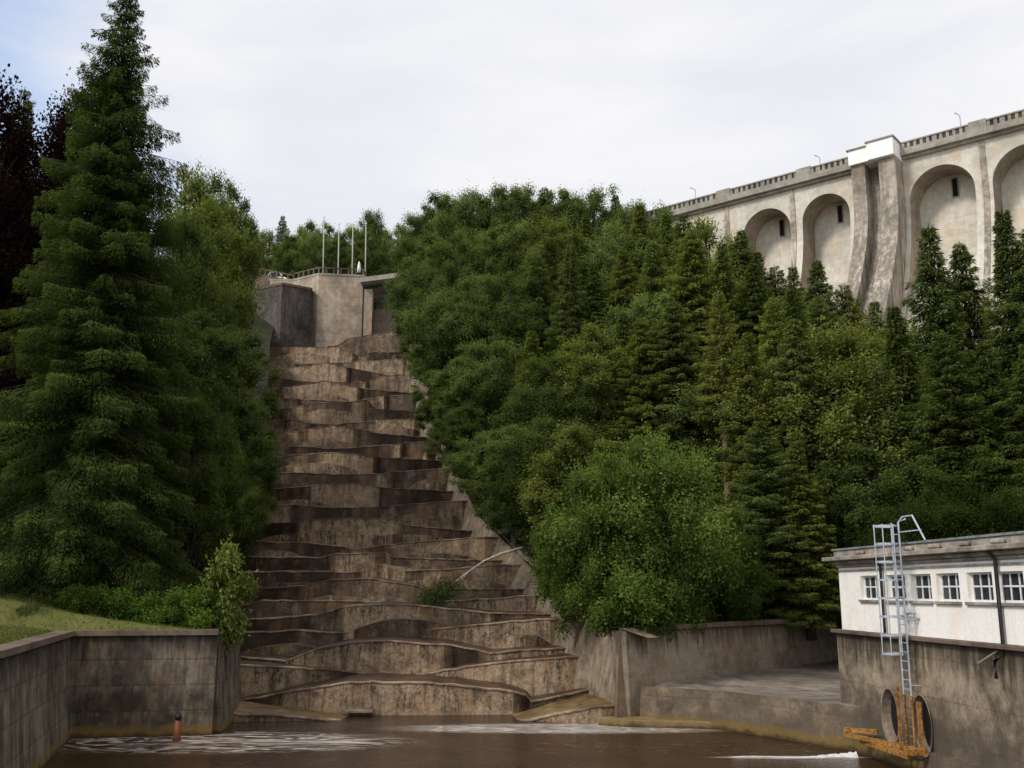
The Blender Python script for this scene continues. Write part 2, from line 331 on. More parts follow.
# ------------------------------------------------------------------ cascade
ROWS = [
 (150.5, 0, [(338, 345), (348, 338), (372, 334), (400, 331)], [.3, .25, .3]),
 (147, 1, [(274, 347), (297, 347), (343, 347), (357, 355), (372, 352), (400, 352)], [.25, .8, .5, .3, .3]),
 (139, 0, [(270, 361), (298, 364), (358, 362), (403, 358)], [.5, .2, .75]),
 (132, 1, [(264, 371), (282, 369), (299, 366), (328, 363), (351, 368), (405, 378)], [.7, .8, .85, .9, .15]),
 (126, 0, [(258, 377), (284, 378), (300, 381), (365, 382), (385, 375), (410, 374)], [.5, .2, .15, .5, .55]),
 (120, 1, [(258, 390), (284, 387), (325, 380.5), (362, 388), (414, 393)], [.2, .95, .9, .2]),
 (114, 0, [(258, 396), (290, 399), (300, 399), (350, 401), (384, 396), (413, 394)], [.45, .9, .4, .2, .5]),
 (109, 1, [(256, 410), (287, 408), (320, 402), (357, 401), (367, 399), (369, 408), (415, 411)], [.2, .5, .45, .95, .3, .3]),
 (103, 0, [(256, 421), (290, 419), (311, 423), (336, 424), (380, 420), (420, 418)], [.3, .8, .2, .3, .5]),
 (97.5, 1, [(256, 432), (304, 431), (312, 428), (335, 424.5), (360, 429), (380, 433), (428, 437)], [.6, .3, .9, .95, .4, .15]),
 (92, 0, [(256, 443), (292, 446), (337, 448), (396, 444), (404, 442), (434, 441)], [.6, .2, .2, .95, .3]),
 (88, 1, [(256, 458), (300, 454), (322, 452), (345, 452), (380, 457), (442, 460)], [.3, .3, .85, .8, .15]),
 (83, 0, [(256, 472), (294, 472), (340, 474), (380, 473), (395, 471), (446, 468)], [.4, .2, .25, .9, .3]),
 (79, 1, [(252, 489), (308, 486), (312, 485), (345, 482), (377, 486), (382, 487), (450, 491)], [.25, .6, .8, .85, .6, .12]),
 (74, 0, [(250, 504), (292, 504), (330, 507), (385, 506), (410, 503), (462, 500)], [.5, .15, .2, .4, .45]),
 (70.5, 1, [(248, 524), (300, 521), (325, 518), (345, 517), (375, 518), (404, 524), (468, 530)], [.3, .85, .9, .9, .75, .15]),
 (66.5, 0, [(244, 540), (318, 543), (345, 547), (352, 549), (372, 546), (394, 543), (485, 536)], [.3, .2, .8, .7, .25, .6]),
 (64, 1, [(242, 556), (318, 557), (336, 553), (385, 553), (395, 557), (492, 560)], [.25, .3, .85, .6, .35]),
 (61.5, 0, [(240, 571), (330, 571), (345, 572), (440, 569), (505, 564)], [.25, .25, .3, .5]),
 (60, 1, [(238, 589), (305, 585), (330, 579), (370, 578), (385, 580), (410, 583), (425, 588), (518, 588)], [.15, .75, .35, .4, .5, .4, .4]),
 (58, 0, [(236, 606), (262, 600), (330, 600), (380, 601), (445, 601), (530, 595)], [.3, .35, .5, .3, .7]),
 (56, 1, [(234, 620), (315, 614), (345, 606), (385, 603), (430, 606), (500, 613), (545, 613)], [.12, .3, .85, .85, .6, .4]),
 (54, 0, [(230, 632), (300, 630), (340, 632), (395, 634), (440, 628), (500, 622), (550, 618)], [.15, .6, .35, .12, .8, .75]),
 (52, 1, [(226, 655), (285, 660), (318, 648), (350, 642), (390, 640), (455, 645), (490, 652), (558, 648)], [.12, .7, .95, .95, .95, .25, .7]),
 (50, 0, [(224, 664), (345, 670), (398, 678), (478, 664), (520, 660), (568, 656)], [.75, .25, .95, .9, .8]),
 (48.3, 1, [(220, 704), (284, 692), (330, 684), (350, 681), (430, 682), (500, 689), (526, 694), (532, 701), (586, 690)], [.15, .8, .95, .95, .95, .9, .15, .35]),
 (44.7, 0, [(216, 712), (300, 716), (345, 721), (400, 722.5), (500, 723), (528, 719), (582, 708), (602, 706)], [.7, .5, .2, .15, .2, .7, .6]),
]
casc = empty('spillway_cascade', at(400, 700, 47), 'long flight of brown wet concrete cascade steps climbing the hill between the trees', 'spillway')
for ri, (D, lens, pts, sh) in enumerate(ROWS):
    fc = MB(); tr = MB(); lp = MB()
    back = ROWS[ri-1][0]-D+1.2 if ri else 4
    if ri == 0: back = 3
    px0, px1 = pts[0][0], pts[-1][0]
    cr = []; tones = []
    for k, ((xa, ya), (xb, yb)) in enumerate(zip(pts, pts[1:])):
        n = max(2, int(abs(xb-xa)*D/1000/.55))
        for i in range(n):
            t = i/n; cr.append((lerp(xa, xb, t), lerp(ya, yb, t), sh[k]))
    cr.append((pts[-1][0], pts[-1][1], sh[-1]))
    rnd = random.Random(ri); jit = 0; nxt = 0
    W = []
    for x, y, s in cr:
        if x >= nxt: nxt = x+rnd.uniform(1.3, 4.5)*1000/D; jit = rnd.uniform(-.22, .16)
        s = max(.03, min(1, s+jit))
        u = (x-px0)/(px1-px0)*2-1
        bulge = (1-u*u)*(1.0 if lens else -.5)*min(1.5, back*.3)
        dep = min(.65, back*.15)
        p = at(x, y, D-bulge-dep*smooth(.35, .75, s)+rnd.uniform(-.06, .06)); p.z += rnd.uniform(-.035, .035)
        W.append((p, s))
    a = W[0]; W.insert(0, (a[0]+Vector((-1.6, 0, -.1)), a[1]*.6))
    a = W[-1]; W.append((a[0]+Vector((1.6, .5, 0)), a[1]))
    for (p, s), (q, s2) in zip(W, W[1:]):
        dn = Vector((0, -.18, -1)); hh = 4.2
        m1 = Vector((0, -.05, -.75))
        lo = .075
        e1, e2 = p+Vector((0, .04, -lo)), q+Vector((0, .04, -lo))
        prev = (e1, e2); pe = 1.0
        for h, ee in ((.45, .72), (1.0, .35), (2.0, 0), (hh, 0)):
            c1, c2 = p+Vector((0, .04-.09*h, -h)), q+Vector((0, .04-.09*h, -h))
            fc.quad(prev[0], c1, c2, prev[1], s, [pe, ee, ee, pe], (s, s, s2, s2)); prev = (c1, c2); pe = ee
        # crest lip: front, top and short underside
        f1, f2 = p+Vector((0, -.02, -.02)), q+Vector((0, -.02, -.02))
        g1, g2 = p+Vector((0, -.01, -lo)), q+Vector((0, -.01, -lo))
        b1, b2 = p+Vector((0, .30, 0)), q+Vector((0, .30, 0))
        lp.quad(f1, g1, g2, f2); lp.quad(g1, e1, e2, g2); lp.quad(b1, f1, f2, b2)
        r1, r2 = p+Vector((0, back+1.5, .10)), q+Vector((0, back+1.5, .10))
        tr.quad(b1, b2, r2, r1)
    # worn benches standing out from the foot of the face
    i = 1; bens = []
    while i < len(W)-3 and 0 < ri < len(ROWS)-4:
        n_ = rnd.randint(7, 18)
        if rnd.random() < .6:
            bn = MB(); bens.append(bn)
            hb = rnd.uniform(.45, .8)*(ROWS[ri][0]*.0125+.35); ob = rnd.uniform(.5, .9); tn = rnd.uniform(.3, .85); j1 = min(len(W)-2, i+n_)
            for j in range(i, j1):
                p, q = W[j][0], W[j+1][0]; va, vb = [((jj-i)/(j1-i)*2-1) for jj in (j, j+1)]; aa, ab = 1-va*va, 1-vb*vb; ta, tb = hb+.55*(1-aa), hb+.55*(1-ab); oa, obb = ob*aa+.08, ob*ab+.08
                v_ = [p+Vector((0, .1, -ta)), p+Vector((0, -oa, -ta-.06)), p+Vector((0, -oa-.15, -ta-2.2)), q+Vector((0, .1, -tb)), q+Vector((0, -obb, -tb-.06)), q+Vector((0, -obb-.15, -tb-2.2))]
                bn.quad(v_[0], v_[1], v_[4], v_[3], tn, [0]*4, (.45,)*4); bn.quad(v_[1], v_[2], v_[5], v_[4], tn, [1, 0, 0, 1], (tn,)*4)
                if j == i: bn.quad(v_[0], p+Vector((0, .1, -ta-2.2)), v_[2], v_[1], tn, [0]*4, (tn*.6,)*4)
                if j == j1-1: bn.quad(v_[4], v_[5], q+Vector((0, .1, -tb-2.2)), v_[3], tn, [0]*4, (tn*.6,)*4)
        i += n_
    st = fc.build('weir_step', 'step', casc)
    for bn in bens: bn.build('bench', 'step', st)
    lp.build('crest', 'lip', st); tr.build('tread', 'tread' if ri < len(ROWS)-1 else 'toe', st)
# loose pale slab lying on the lowest ledge
b = MB(); p = at(361, 710.5, 47.2); b.box(-.62, .62, -.25, .25, 0, .13)
o = b.build('concrete_slab', 'lip'); o.location = p-Vector((0, .5, .04)); recalc(o, .03)
tag(o, 'small pale concrete slab lying at the foot of the lowest cascade step', 'slab')
# ------------------------------------------------------------------ walls
def wall_run(name, pts, z0, z1, m, label, batter=.10, thick=.8, cop=True, cat='wall', sub=10):
    """pts: plan line (top outer edge); outer side is to the right of travel"""
    root = empty(name, (pts[0][0], pts[0][1], z0), label, cat)
    P = [Vector(p) for p in pts]; N = []
    for i in range(len(P)):
        d = ((P[min(i+1, len(P)-1)]-P[i]).normalized() if i < len(P)-1 else Vector((0, 0)))+((P[i]-P[i-1]).normalized() if i else Vector((0, 0)))
        d.normalize(); N.append(Vector((d.y, -d.x)))
    b = MB(); zs = [z0+(z1-z0)*k/6 for k in range(7)]
    def pos(i, z, off): q = P[i]+N[i]*(off+batter*(z1-z)); return (q.x, q.y, z)
    for i in range(len(P)-1):
        for za, zb in zip(zs, zs[1:]):
            b.quad(pos(i, za, 0), pos(i+1, za, 0), pos(i+1, zb, 0), pos(i, zb, 0))
        bk = lambda i, z: (P[i].x-N[i].x*thick, P[i].y-N[i].y*thick, z)
        b.quad(pos(i, z1, 0), pos(i+1, z1, 0), bk(i+1, z1), bk(i, z1))
        b.quad(bk(i, z0), bk(i, z1), bk(i+1, z1), bk(i+1, z0))
    for i in ((0, len(P)-1) if cop != 'late' else (len(P)-1,)):
        q = [pos(i, z0, 0), pos(i, z1, 0), (P[i].x-N[i].x*thick, P[i].y-N[i].y*thick, z1), (P[i].x-N[i].x*thick, P[i].y-N[i].y*thick, z0)]
        b.quad(*(q if i == 0 else q[::-1]))
    b.build('wall_face', m, root, smoothf=(cop == 'late'))
    if cop:
        c = MB()
        for i in range(0 if cop is True else 2, len(P)-1):
            def cp_(i, off, z): return (P[i].x+N[i].x*off, P[i].y+N[i].y*off, z)
            for (oa, za), (ob, zb) in (((.14, z1+.004), (.14, z1+.2)), ((.14, z1+.2), (-.5, z1+.215)), ((-.5, z1+.215), (-.5, z1+.004)), ((.0, z1+.004), (.14, z1+.004))):
                c.quad(cp_(i, oa, za), cp_(i+1, oa, za), cp_(i+1, ob, zb), cp_(i, ob, zb))
        for i in (0 if cop is True else 2, len(P)-1):
            q = [(P[i].x+N[i].x*o_, P[i].y+N[i].y*o_, z) for o_, z in ((.14, z1+.004), (.14, z1+.2), (-.5, z1+.215), (-.5, z1+.004))]
            c.quad(*q)
        c.build('coping', 'coping', root)
    return root
wall_run('basin_wall', [(-11.0, 12), (-13.5, 27.2), (-17.1, 39.9)], -1, 3.75, 'wallL', 'dark stained basin wall running toward the viewer beside the lawn')
wall_run('basin_wall', [(-17.1, 39.9), (-11.7, 41.0)], -1, 3.75, 'wallL', 'short lime streaked basin wall facing the pool under the big spruce')
wall_run('basin_wall', [(-11.72, 41.02), (-12.4, 46), (-13.4, 50.5)], -1, 3.74, 'wallL', 'dark end wall turned toward the foot of the cascade at its left', cop=False)
wB = wall_run('basin_wall', [(4.42, 44.12), (4.9, 44.15), (5.7, 44.8), (6.8, 45.95), (8.8, 48), (13.2, 52.6), (20, 60.5), (27, 68)], -1, 3.78, 'wall', 'long grey brown retaining wall with stone coping below the bright green bush', batter=.06, cop='late')
# vertical pale drain stain pipe on wall B
# bank wall beside the cascade, right
bt = [(602, 706, 46.3), (586, 690, 48.3), (568, 656, 50), (558, 648, 52), (550, 618, 54), (545, 613, 56), (530, 595, 58), (518, 588, 60), (505, 564, 61.5), (492, 560, 64), (468, 530, 70.5), (450, 491, 79), (442, 460, 88), (428, 437, 97.5), (420, 418, 104), (414, 393, 120), (405, 372, 132)]
b = MB(); A = []; 
for px, py, D in bt:
    p = at(px, py, D); p.z -= 1.6 if D > 48 else 1.0; p.x -= .12
    x2 = interp(RIGHT_EDGE, D)+.2; z2 = interp(RTOP_Z, D)+.05
    A.append((p, Vector((max(p.x+.9, x2), D, max(z2, p.z+2.0)))))
p0 = A[0]; A.insert(0, (Vector((4.3, 43.6, -1)), Vector((4.6, 44.1, 3.9)))); A.insert(0, (Vector((5.2, 43.95, -1)), Vector((5.2, 44.5, 3.9))))
for (p, q), (r, s) in zip(A, A[1:]):
    K = 5
    for k in range(K):
        b.quad(p.lerp(q, k/K), r.lerp(s, k/K), r.lerp(s, (k+1)/K), p.lerp(q, (k+1)/K))
    b.quad(q, s, s+Vector((1.2, 0, -.4)), q+Vector((1.2, 0, -.4)))
o = b.build('cascade_side_wall', 'bank', smoothf=True); recalc(o)
tag(o, 'sloping concrete side wall climbing along the right edge of the cascade', 'wall')
b = MB(); A = []
for px, py, D in [(ROWS[i][2][0][0], ROWS[i][2][0][1], ROWS[i][0]) for i in range(len(ROWS)-1, 0, -1) if ROWS[i][0] > 50]:
    p = at(px, py, D); p.z -= 1.8; x2 = interp(LEFT_EDGE, D)+.3
    A.append((p+Vector((-1.2, 0, 0)), Vector((min(p.x-1.7, x2), D, p.z+2.6))))
for (p, q), (c1, c2) in zip(A, A[1:]):
    for k in range(4): b.quad(p.lerp(q, k/4), c1.lerp(c2, k/4), c1.lerp(c2, (k+1)/4), p.lerp(q, (k+1)/4))
    b.quad(q, c2, c2+Vector((-3.5, 0, .1)), q+Vector((-3.5, 0, .1)))
o = b.build('cascade_side_wall', 'bank', smoothf=True); recalc(o)
tag(o, 'concrete side wall along the shadowed left edge of the cascade', 'wall')
# yellowish toe ledge at foot of wall B
b = MB(); b.prism([(3.6, 43.6), (4.6, 43.0), (8.2, 42.3), (8.6, 46), (4.4, 44.6)], -1, .28, .1)
o = recalc(b.build('toe_ledge', 'wall'), .03); tag(o, 'low algae yellow ledge at the waterline under the long retaining wall', 'ledge')
# apron (channel floor) and its curved front wall
edge = [(5.3, 44.6), (6.2, 43.6), (7.4, 43.0), (8.7, 42.0), (10.2, 39.8), (11.4, 37.6), (12.6, 36.2)]
root = empty('channel_apron', (8, 42, 0), 'raised pale concrete channel ledge curving from the long wall to the white building', 'ledge')
b = MB(); f = MB()
backp = [(5.8, 45.2), (7.0, 46.2), (9.0, 48.4), (11, 50.5), (15, 54.5), (21, 61.5), (28, 68.5)]
for i in range(len(edge)-1):
    for za, zb in ((-1, 0), (0, .7), (.7, 1.5)):
        f.quad((edge[i][0]-.05*(1.5-za), edge[i][1]-.1*(1.5-za), za), (edge[i+1][0]-.05*(1.5-za), edge[i+1][1]-.1*(1.5-za), za), (edge[i+1][0]-.05*(1.5-zb), edge[i+1][1]-.1*(1.5-zb), zb), (edge[i][0]-.05*(1.5-zb), edge[i][1]-.1*(1.5-zb), zb))
    e, e2, q, q2 = edge[i], edge[i+1], backp[i], backp[i+1]
    m_, m2 = ((e[0]*.8+q[0]*.2, e[1]*.8+q[1]*.2), (e2[0]*.8+q2[0]*.2, e2[1]*.8+q2[1]*.2))
    b.quad((*e, 1.5), (*e2, 1.5), (*m2, 1.36), (*m_, 1.36)); b.quad((*m_, 1.36), (*m2, 1.36), (*q2, 1.62), (*q, 1.62))
b.quad((12.6, 36.2, 1.5), (24, 36.2, 1.5), (34, 62, 1.5), (28, 68.5, 1.6))
recalc(f.build('front_wall', 'basewall', root)); b.build('channel_floor', 'apron', root)
# white splash beside the apron
b = MB(); rnd = random.Random(3); nx_ = 60; ny_ = 8
for i in range(nx_+1):
    for j in range(ny_+1):
        t = i/nx_; v = j/ny_*2-1; x = lerp(7.4, 11.6, t); w_s = (.04+.15*t)*(1+.6*math.sin(t*37)*math.sin(t*11)); y = 35.5+.12*math.sin(t*9)+v*w_s
        b.v.append((x, y, -.01+(1-v*v)*(.02+.14*t**4)*rnd.uniform(.6, 1.2))); b.e.append(0)
for i in range(nx_):
    for j in range(ny_): b.f.append([i*(ny_+1)+j, (i+1)*(ny_+1)+j, (i+1)*(ny_+1)+j+1, i*(ny_+1)+j+1]); b.t.append(.5)
M['foam'] = plain('water_foam', (.66, .64, .6), .8, 0, .2, 12)
o = b.build('splashing_water', 'foam', smoothf=True); tag(o, 'white splashing water running out beside the yellow platform', 'water', kind='stuff')
# ------------------------------------------------------------------ gauge house (white building) and its basin wall
BD = Vector((.0982, -.9952)); B0 = Vector((12.2, 38.0))   # wall line start and direction toward the viewer
BN = Vector((-.9952, -.0982))                              # outward (to the pool)
mtxB = Matrix(((BD.x, -BN.x, 0, B0.x), (BD.y, -BN.y, 0, B0.y), (0, 0, 1, 0), (0, 0, 0, 1)))  # local x along wall, local y INTO building, z up
LB = 20.0
def lb(px, py=588):
    v = (384-py)/F; t = (px-512)/F/(cp-v*sp)
    # x = t*Y ; B0.x+BD.x*s = t*(B0.y+BD.y*s)
    return (t*B0.y-B0.x)/(BD.x-t*BD.y)
bw = empty('basin_wall', (*B0, 0), 'tall stained basin wall carrying the white building and two culvert mouths', 'wall')
b = MB(); b.box(-.25, LB, -.12, 3.0, -1.5, 3.95, mtxB); o = recalc(b.build('wall_face', 'basewall', bw))
cs = []; mouths = [(894, 706), (926, 712)]
for px, py in mouths:
    s = lb(px, py); c = MB(); vs = []; n = 16
    for off, sc_, zc in ((-.9, 1.2, 1.5), (-.125, 1.0, 1.45), (1.6, .62, 1.35)):
        for k in range(n):
            a = 2*math.pi*k/n
            vs.append(mtxB @ Vector((s+.58*sc_*math.sin(a), off, zc+.88*sc_*math.cos(a))))
    c.add(vs, [tuple(range(n)), tuple(2*n+k for k in range(n-1, -1, -1))]+[(j*n+k, j*n+(k+1) % n, (j+1)*n+(k+1) % n, (j+1)*n+k) for j in range(2) for k in range(n)])
    cs.append(c)
cut(o, cs)
for px, py in mouths:   # flared lining ring + black disc standing for the unlit throat
    s = lb(px, py); c = MB(); vs = []; n = 20
    for off, sc_, zc in ((-.15, 1.08, 1.45), (-.17, 1.10, 1.45), (-.17, .98, 1.45), (.14, .90, 1.46)):
        for k in range(n):
            a = 2*math.pi*k/n; vs.append(mtxB @ Vector((s+.58*sc_*math.sin(a), off, zc+.88*sc_*math.cos(a))))
    c.add(vs, [(j*n+k, j*n+(k+1) % n, (j+1)*n+(k+1) % n, (j+1)*n+k) for j in range(3) for k in range(n)])
    l = c.build('culvert_lining', 'lining', bw); c = MB()
    c.add([mtxB @ Vector((s+.53*math.sin(2*math.pi*k/n), .13, 1.46+.78*math.cos(2*math.pi*k/n))) for k in range(n)], [tuple(range(n))])
    c.build('throat', 'dark', l)
b = MB(); b.box(-.4, LB, -.30, .2, 3.95, 4.08, mtxB); recalc(b.build('ledge', 'coping', bw), .02)
b = MB(); b.box(-.3, LB, -.42, -.124, -1.5, .75, mtxB); o = recalc(b.build('plinth', 'basewall', bw))
cs = []
for px, py in mouths:
    s = lb(px, py); c = MB(); c.box(s-.72, s+.72, -.6, -.05, .42, 2, mtxB); cs.append(c)
s4 = lb(966, 760)
c = MB(); c.box(s4-.3, s4+.3, -.6, -.2, .05, .45, mtxB); cs.append(c)
cut(o, cs)
gh = empty('gauge_house', (*B0, 4.1), 'low white rendered building with a row of small paned windows on the basin wall', 'building')
b = MB(); b.box(0, LB, 0, 6.5, 4.083, 6.3, mtxB); o = recalc(b.build('wall', 'plaster', gh))
wins = [lb(p) for p in (869, 896, 921, 948, 980, 1010)]; wins.append(wins[-1]+1.65); wins.append(wins[-1]+1.65)
cs = []
WZ0, WZ1 = 5.17, 5.99
for s in wins:
    c = MB(); c.box(s-.64, s+.64, -.5, .5, WZ0, WZ1, mtxB); cs.append(c)
cut(o, cs)
for k, s in enumerate(wins):
    fr = MB(); y0, y1 = .14, .21
    fr.box(s-.64, s+.64, y0, y1, WZ0, WZ0+.06, mtxB); fr.box(s-.64, s+.64, y0, y1, WZ1-.06, WZ1, mtxB)
    for sx in (-.64, .58): fr.box(s+sx, s+sx+.06, y0, y1, WZ0+.06, WZ1-.06, mtxB)
    for sx in (-.21, .21): fr.box(s+sx-.025, s+sx+.025, y0+.01, y1-.01, WZ0+.06, WZ1-.06, mtxB)
    zm = (WZ0+WZ1)/2+.02; fr.box(s-.58, s+.58, y0+.004, y1-.016, zm-.025, zm+.025, mtxB)
    w = fr.build('window', 'frame', gh)
    g = MB(); g.box(s-.62, s+.62, .175, .185, WZ0+.03, WZ1-.03, mtxB); g.build('glass_pane', 'glass', w)
    g = MB(); g.box(s-.72, s+.72, -.09, .16, WZ0-.09, WZ0-.002, mtxB); recalc(g.build('sill', 'cornice', w), .01)
    if k in (0, 3, 5):   # tilted open sash
        g = MB(); mt = mtxB @ Matrix.Translation((s-.1 if k == 3 else s-.35, .14, zm-.0)) @ Matrix.Rotation(R(62), 4, 'X')
        for q in ((-.19, .19, -.3, -.27), (-.19, .19, -.03, 0), (-.19, -.16, -.27, -.03), (.16, .19, -.27, -.03)): g.box(q[0], q[1], -.015, .015, q[2], q[3], mt)
        sa = g.build('open_sash', 'frame', w); g = MB(); g.box(-.16, .16, -.004, .004, -.27, -.03, mt); 
b = MB(); b.box(-.10, LB, -.06, 6.6, 6.303, 6.42, mtxB); b.box(-.22, LB, -.16, 6.7, 6.423, 6.55, mtxB); b.box(-.52, LB, -.42, 7.0, 6.553, 6.70, mtxB); b.box(-.1, LB, -.12, 6.6, 6.703, 6.93, mtxB)
recalc(b.build('cornice', 'cornice', gh), .02)
b = MB(); b.box(-.16, LB, -.17, 6.7, 6.933, 7.0, mtxB); recalc(b.build('roof', 'roof', gh))
b = MB(); b.box(-.02, LB, -.035, -.003, 6.16, 6.22, mtxB); b.build('string_course', 'cornice', gh)
for px in (865, 914, 940, 971, 1005):
    s = lb(px, 545); b = MB(); k_ = random.uniform(.22, .38); b.box(s-k_, s+k_, -.27, -.125, 6.71, 6.86, mtxB); recalc(b.build('gutter_block', 'cornice', gh), .05)
for px, zlo, r in ((886, 4.10, .05), (1003, 3.2, .055)):
    s = lb(px, 600); b = MB(); p = lambda y, z: mtxB @ Vector((s, y, z)); b.tube([p(-.35, 6.68), p(-.3, 6.5), p(-.12, 6.3), p(-.12, zlo+.6), p(-.12 if zlo > 4 else -.40, zlo+.45), p(-.12 if zlo > 4 else -.40, zlo)], r); b.build('downpipe', 'darkpipe', gh, True)
s = lb(908, 620); b = MB(); p = lambda ds, y, z: mtxB @ Vector((s+ds, y, z))
b.tube([p(0, 0, 4.75), p(.1, -.15, 4.78), p(.9, -.18, 4.78)], .035); b.tube([p(.2, -.17, 4.76), p(.1, -.05, 4.45)], .02); b.tube([p(.75, -.17, 4.76), p(.6, -.05, 4.45)], .02); b.build('wall_bracket', 'steel', gh)
s = lb(996, 650); b = MB(); b.tube([mtxB @ Vector((s+.3, -.12, 3.9)), mtxB @ Vector((s, -.55, 3.55))], .03); b.build('outlet_pipe', 'cornice', bw)
# thin pipe loop on the basin wall under the second downpipe
# ladder with safety cage
W2 = .24; yL = -.45; sL = lb(914, 600)
ld = empty('caged_ladder', mtxB @ Vector((sL, yL, .6)), 'tall galvanised ladder with round safety cage rising past the white building', 'ladder')
def pb(ds, y, z): return mtxB @ Vector((sL+ds, y, z))
for sx in (-W2, W2):
    b = MB(); b.tube([pb(sx, yL, 2.3), pb(sx, yL, 7.62)] + ([pb(sx+.0, yL+.25, 7.72)] if sx > 0 else []), .032); b.build('rail', 'steel', ld)
    b = MB(); b.tube([pb(sx, yL, .62), pb(sx, yL, 2.3)], .04); b.build('lower_rail', 'yellow', ld)
z = .8
while z < 7.5:
    b = MB(); b.tube([pb(-W2, yL, z), pb(W2, yL, z)], .018, 6); b.build('rung', 'steel' if z > 2.3 else 'yellow', ld); z += .28
zh = 3.55
for i in range(8):
    zc = zh+i*.565; b = MB(); n = 18
    pts = [pb(.36*math.sin(a)*1.05, yL-.34-.36*math.cos(a)*1.0, zc) for a in [R(-150+300*k/n) for k in range(n+1)]]
    pts = [pb(-W2, yL, zc)]+pts+[pb(W2, yL, zc)]
    for p, q in zip(pts, pts[1:]):
        b.quad(p+Vector((0, 0, -.03)), q+Vector((0, 0, -.03)), q+Vector((0, 0, .03)), p+Vector((0, 0, .03)))
    o = b.build('cage_hoop', 'steel', ld); md = o.modifiers.new('s', 'SOLIDIFY'); md.thickness = .012
for a in (-105, -52, 0, 52, 105):
    a = R(a); b = MB(); q = (.38*math.sin(a), yL-.34-.365*math.cos(a)); b.tube([pb(q[0], q[1], zh-.05), pb(q[0], q[1], zh+7*.565+.05)], .018, 6); b.build('cage_strap', 'steel', ld)
for z in (4.6, 6.2, 2.6):
    for sx in (-W2, W2):
        b = MB(); b.tube([pb(sx, yL, z), pb(sx, .0, z)], .022, 6); b.build('stand_off', 'steel', ld)
b = MB(); b.tube([pb(W2, yL, 7.6), pb(W2+.1, yL+.1, 7.78), pb(W2+.55, yL+.2, 7.8), pb(W2+1.15, -.2, 7.0)], .028); b.tube([pb(W2, yL, 7.3), pb(W2+.85, yL+.3, 7.33)], .02); b.build('handrail', 'steel', ld)
# yellow platform
pf = empty('yellow_platform', mtxB @ Vector((sL, -.8, .55)), 'rusty yellow steel work platform at the foot of the caged ladder', 'platform')
def beam(name, a, c, w, h):
    b = MB(); a = mtxB @ Vector(a); c = mtxB @ Vector(c); d = c-a; L = d.length; ang = d.to_track_quat('X', 'Z').to_matrix().to_4x4()
    mt = Matrix.Translation(a) @ ang; b.box(0, L, -w/2, w/2, -h/2, h/2, mt); b.build(name, 'yellow', pf)
m1, m2 = lb(*mouths[0]), lb(*mouths[1])
beam('beam', (m1-.9, -1.35, .78), (m2+.7, -.50, .76), .15, .12)
beam('beam', (m1-.9, -1.35, .92), (m1-.3, -.48, .92), .22, .14)
beam('beam', (m1-.4, -1.0, .64), (m2+.7, -1.0, .64), .16, .16)
beam('beam', (m2+.75, -1.1, .76), (m2+.75, -.44, .76), .16, .16)
beam('post', (m2+.75, -.6, .8), (m2+.75, -.6, 2.2), .10, .12)
beam('post', (sL+.05, -.8, .5), (sL+.05, -.8, 2.6), .09, .09)
b = MB(); 
for i in range(9): 
    s = lerp(m1-.7, m2+.7, i/8); b.box(s-.03, s+.03, -1.0, -.50, .70, .73, mtxB)
b.build('grating', 'yellow', pf)
# orange marker post
p = at(177, 738, 39.2); mk = empty('marker_post', (p.x, p.y, -.2), 'small orange marker post with a black round top in front of the left wall', 'marker')
b = MB(); b.tube([(p.x, p.y, -.3), (p.x, p.y, .25), (p.x, p.y, .72)], [.17, .14, .09], 14); b.build('post', 'orange', mk, True)
b = MB(); b.tube([(p.x, p.y, .72), (p.x, p.y, .80), (p.x, p.y, .9), (p.x, p.y, .97)], [.09, .13, .12, .05], 12); b.build('cap', 'black', mk, True)
# ------------------------------------------------------------------ dam
P0 = Vector((19, 125.6)); DD = Vector((.777, -.629)).normalized(); DN = Vector((-DD.y*-1, 0)); DN = Vector((DD.y, -DD.x))
CZ = 54.3     # underside of crest cornice
def sdam(px, py):
    v = (384-py)/F; t = (px-512)/F/(cp-v*sp)
    return (t*P0.y-P0.x)/(DD.x-t*DD.y)
def zdam(px, py):
    s = sdam(px, py); Y = P0.y+DD.y*s; return at(px, py, Y).z
def dp(s, off, z): q = P0+DD*s+DN*off; return Vector((q.x, q.y, z))
def Wz(z): return 10*(max(0, 47-z)/17)**1.5
def Vz(z): return .72*Wz(z)
def Nz(z): return Vz(z)-3.6*min(1, max(0, (z-33)/8))
dam = empty('dam', dp(20, 0, 15), 'high pale concrete dam with tall arched niches and a railed crest road above the trees', 'dam')
CZ = zdam(1000, 133); 
arches = [(742, 790, 213), (802, 850, 193), (911, 978, 162), (996, 1066, 140)]
AR = []
for a, c_, top in arches:
    s0, s1 = sdam(a, 215), sdam(c_, 215) if c_ < 1024 else sdam(c_, 160)
    r = (s1-s0)/2; zt = zdam((a+c_)/2, top); AR.append((s0, s1, zt-r, r))
w_ = AR[2][1]-AR[2][0]; gap = AR[3][0]-AR[2][1]
x = AR[3][1]+gap
for k in range(3): AR.append((x, x+w_, AR[2][2], AR[2][3])); x += w_+gap
zA = sum(a[2]+a[3] for a in AR[:4])/4
AR = [(s0, s1, min(CZ-1.0, zA)-r, r) for s0, s1, _, r in AR]
S0, S1 = -30, x
zs = [8, 14, 20, 25, 30, 33, 36, 39, 42, 44, 46, 48, 50]
fw = MB(); inn = MB()
def strip(b, sa, sb, fa, levels, za=None, zb=None):
    for l0, l1 in zip(levels, levels[1:]): b.quad(dp(sa, fa(l0), l0), dp(sb, fa(l0), l0), dp(sb, fa(l1), l1), dp(sa, fa(l1), l1))
cur = S0
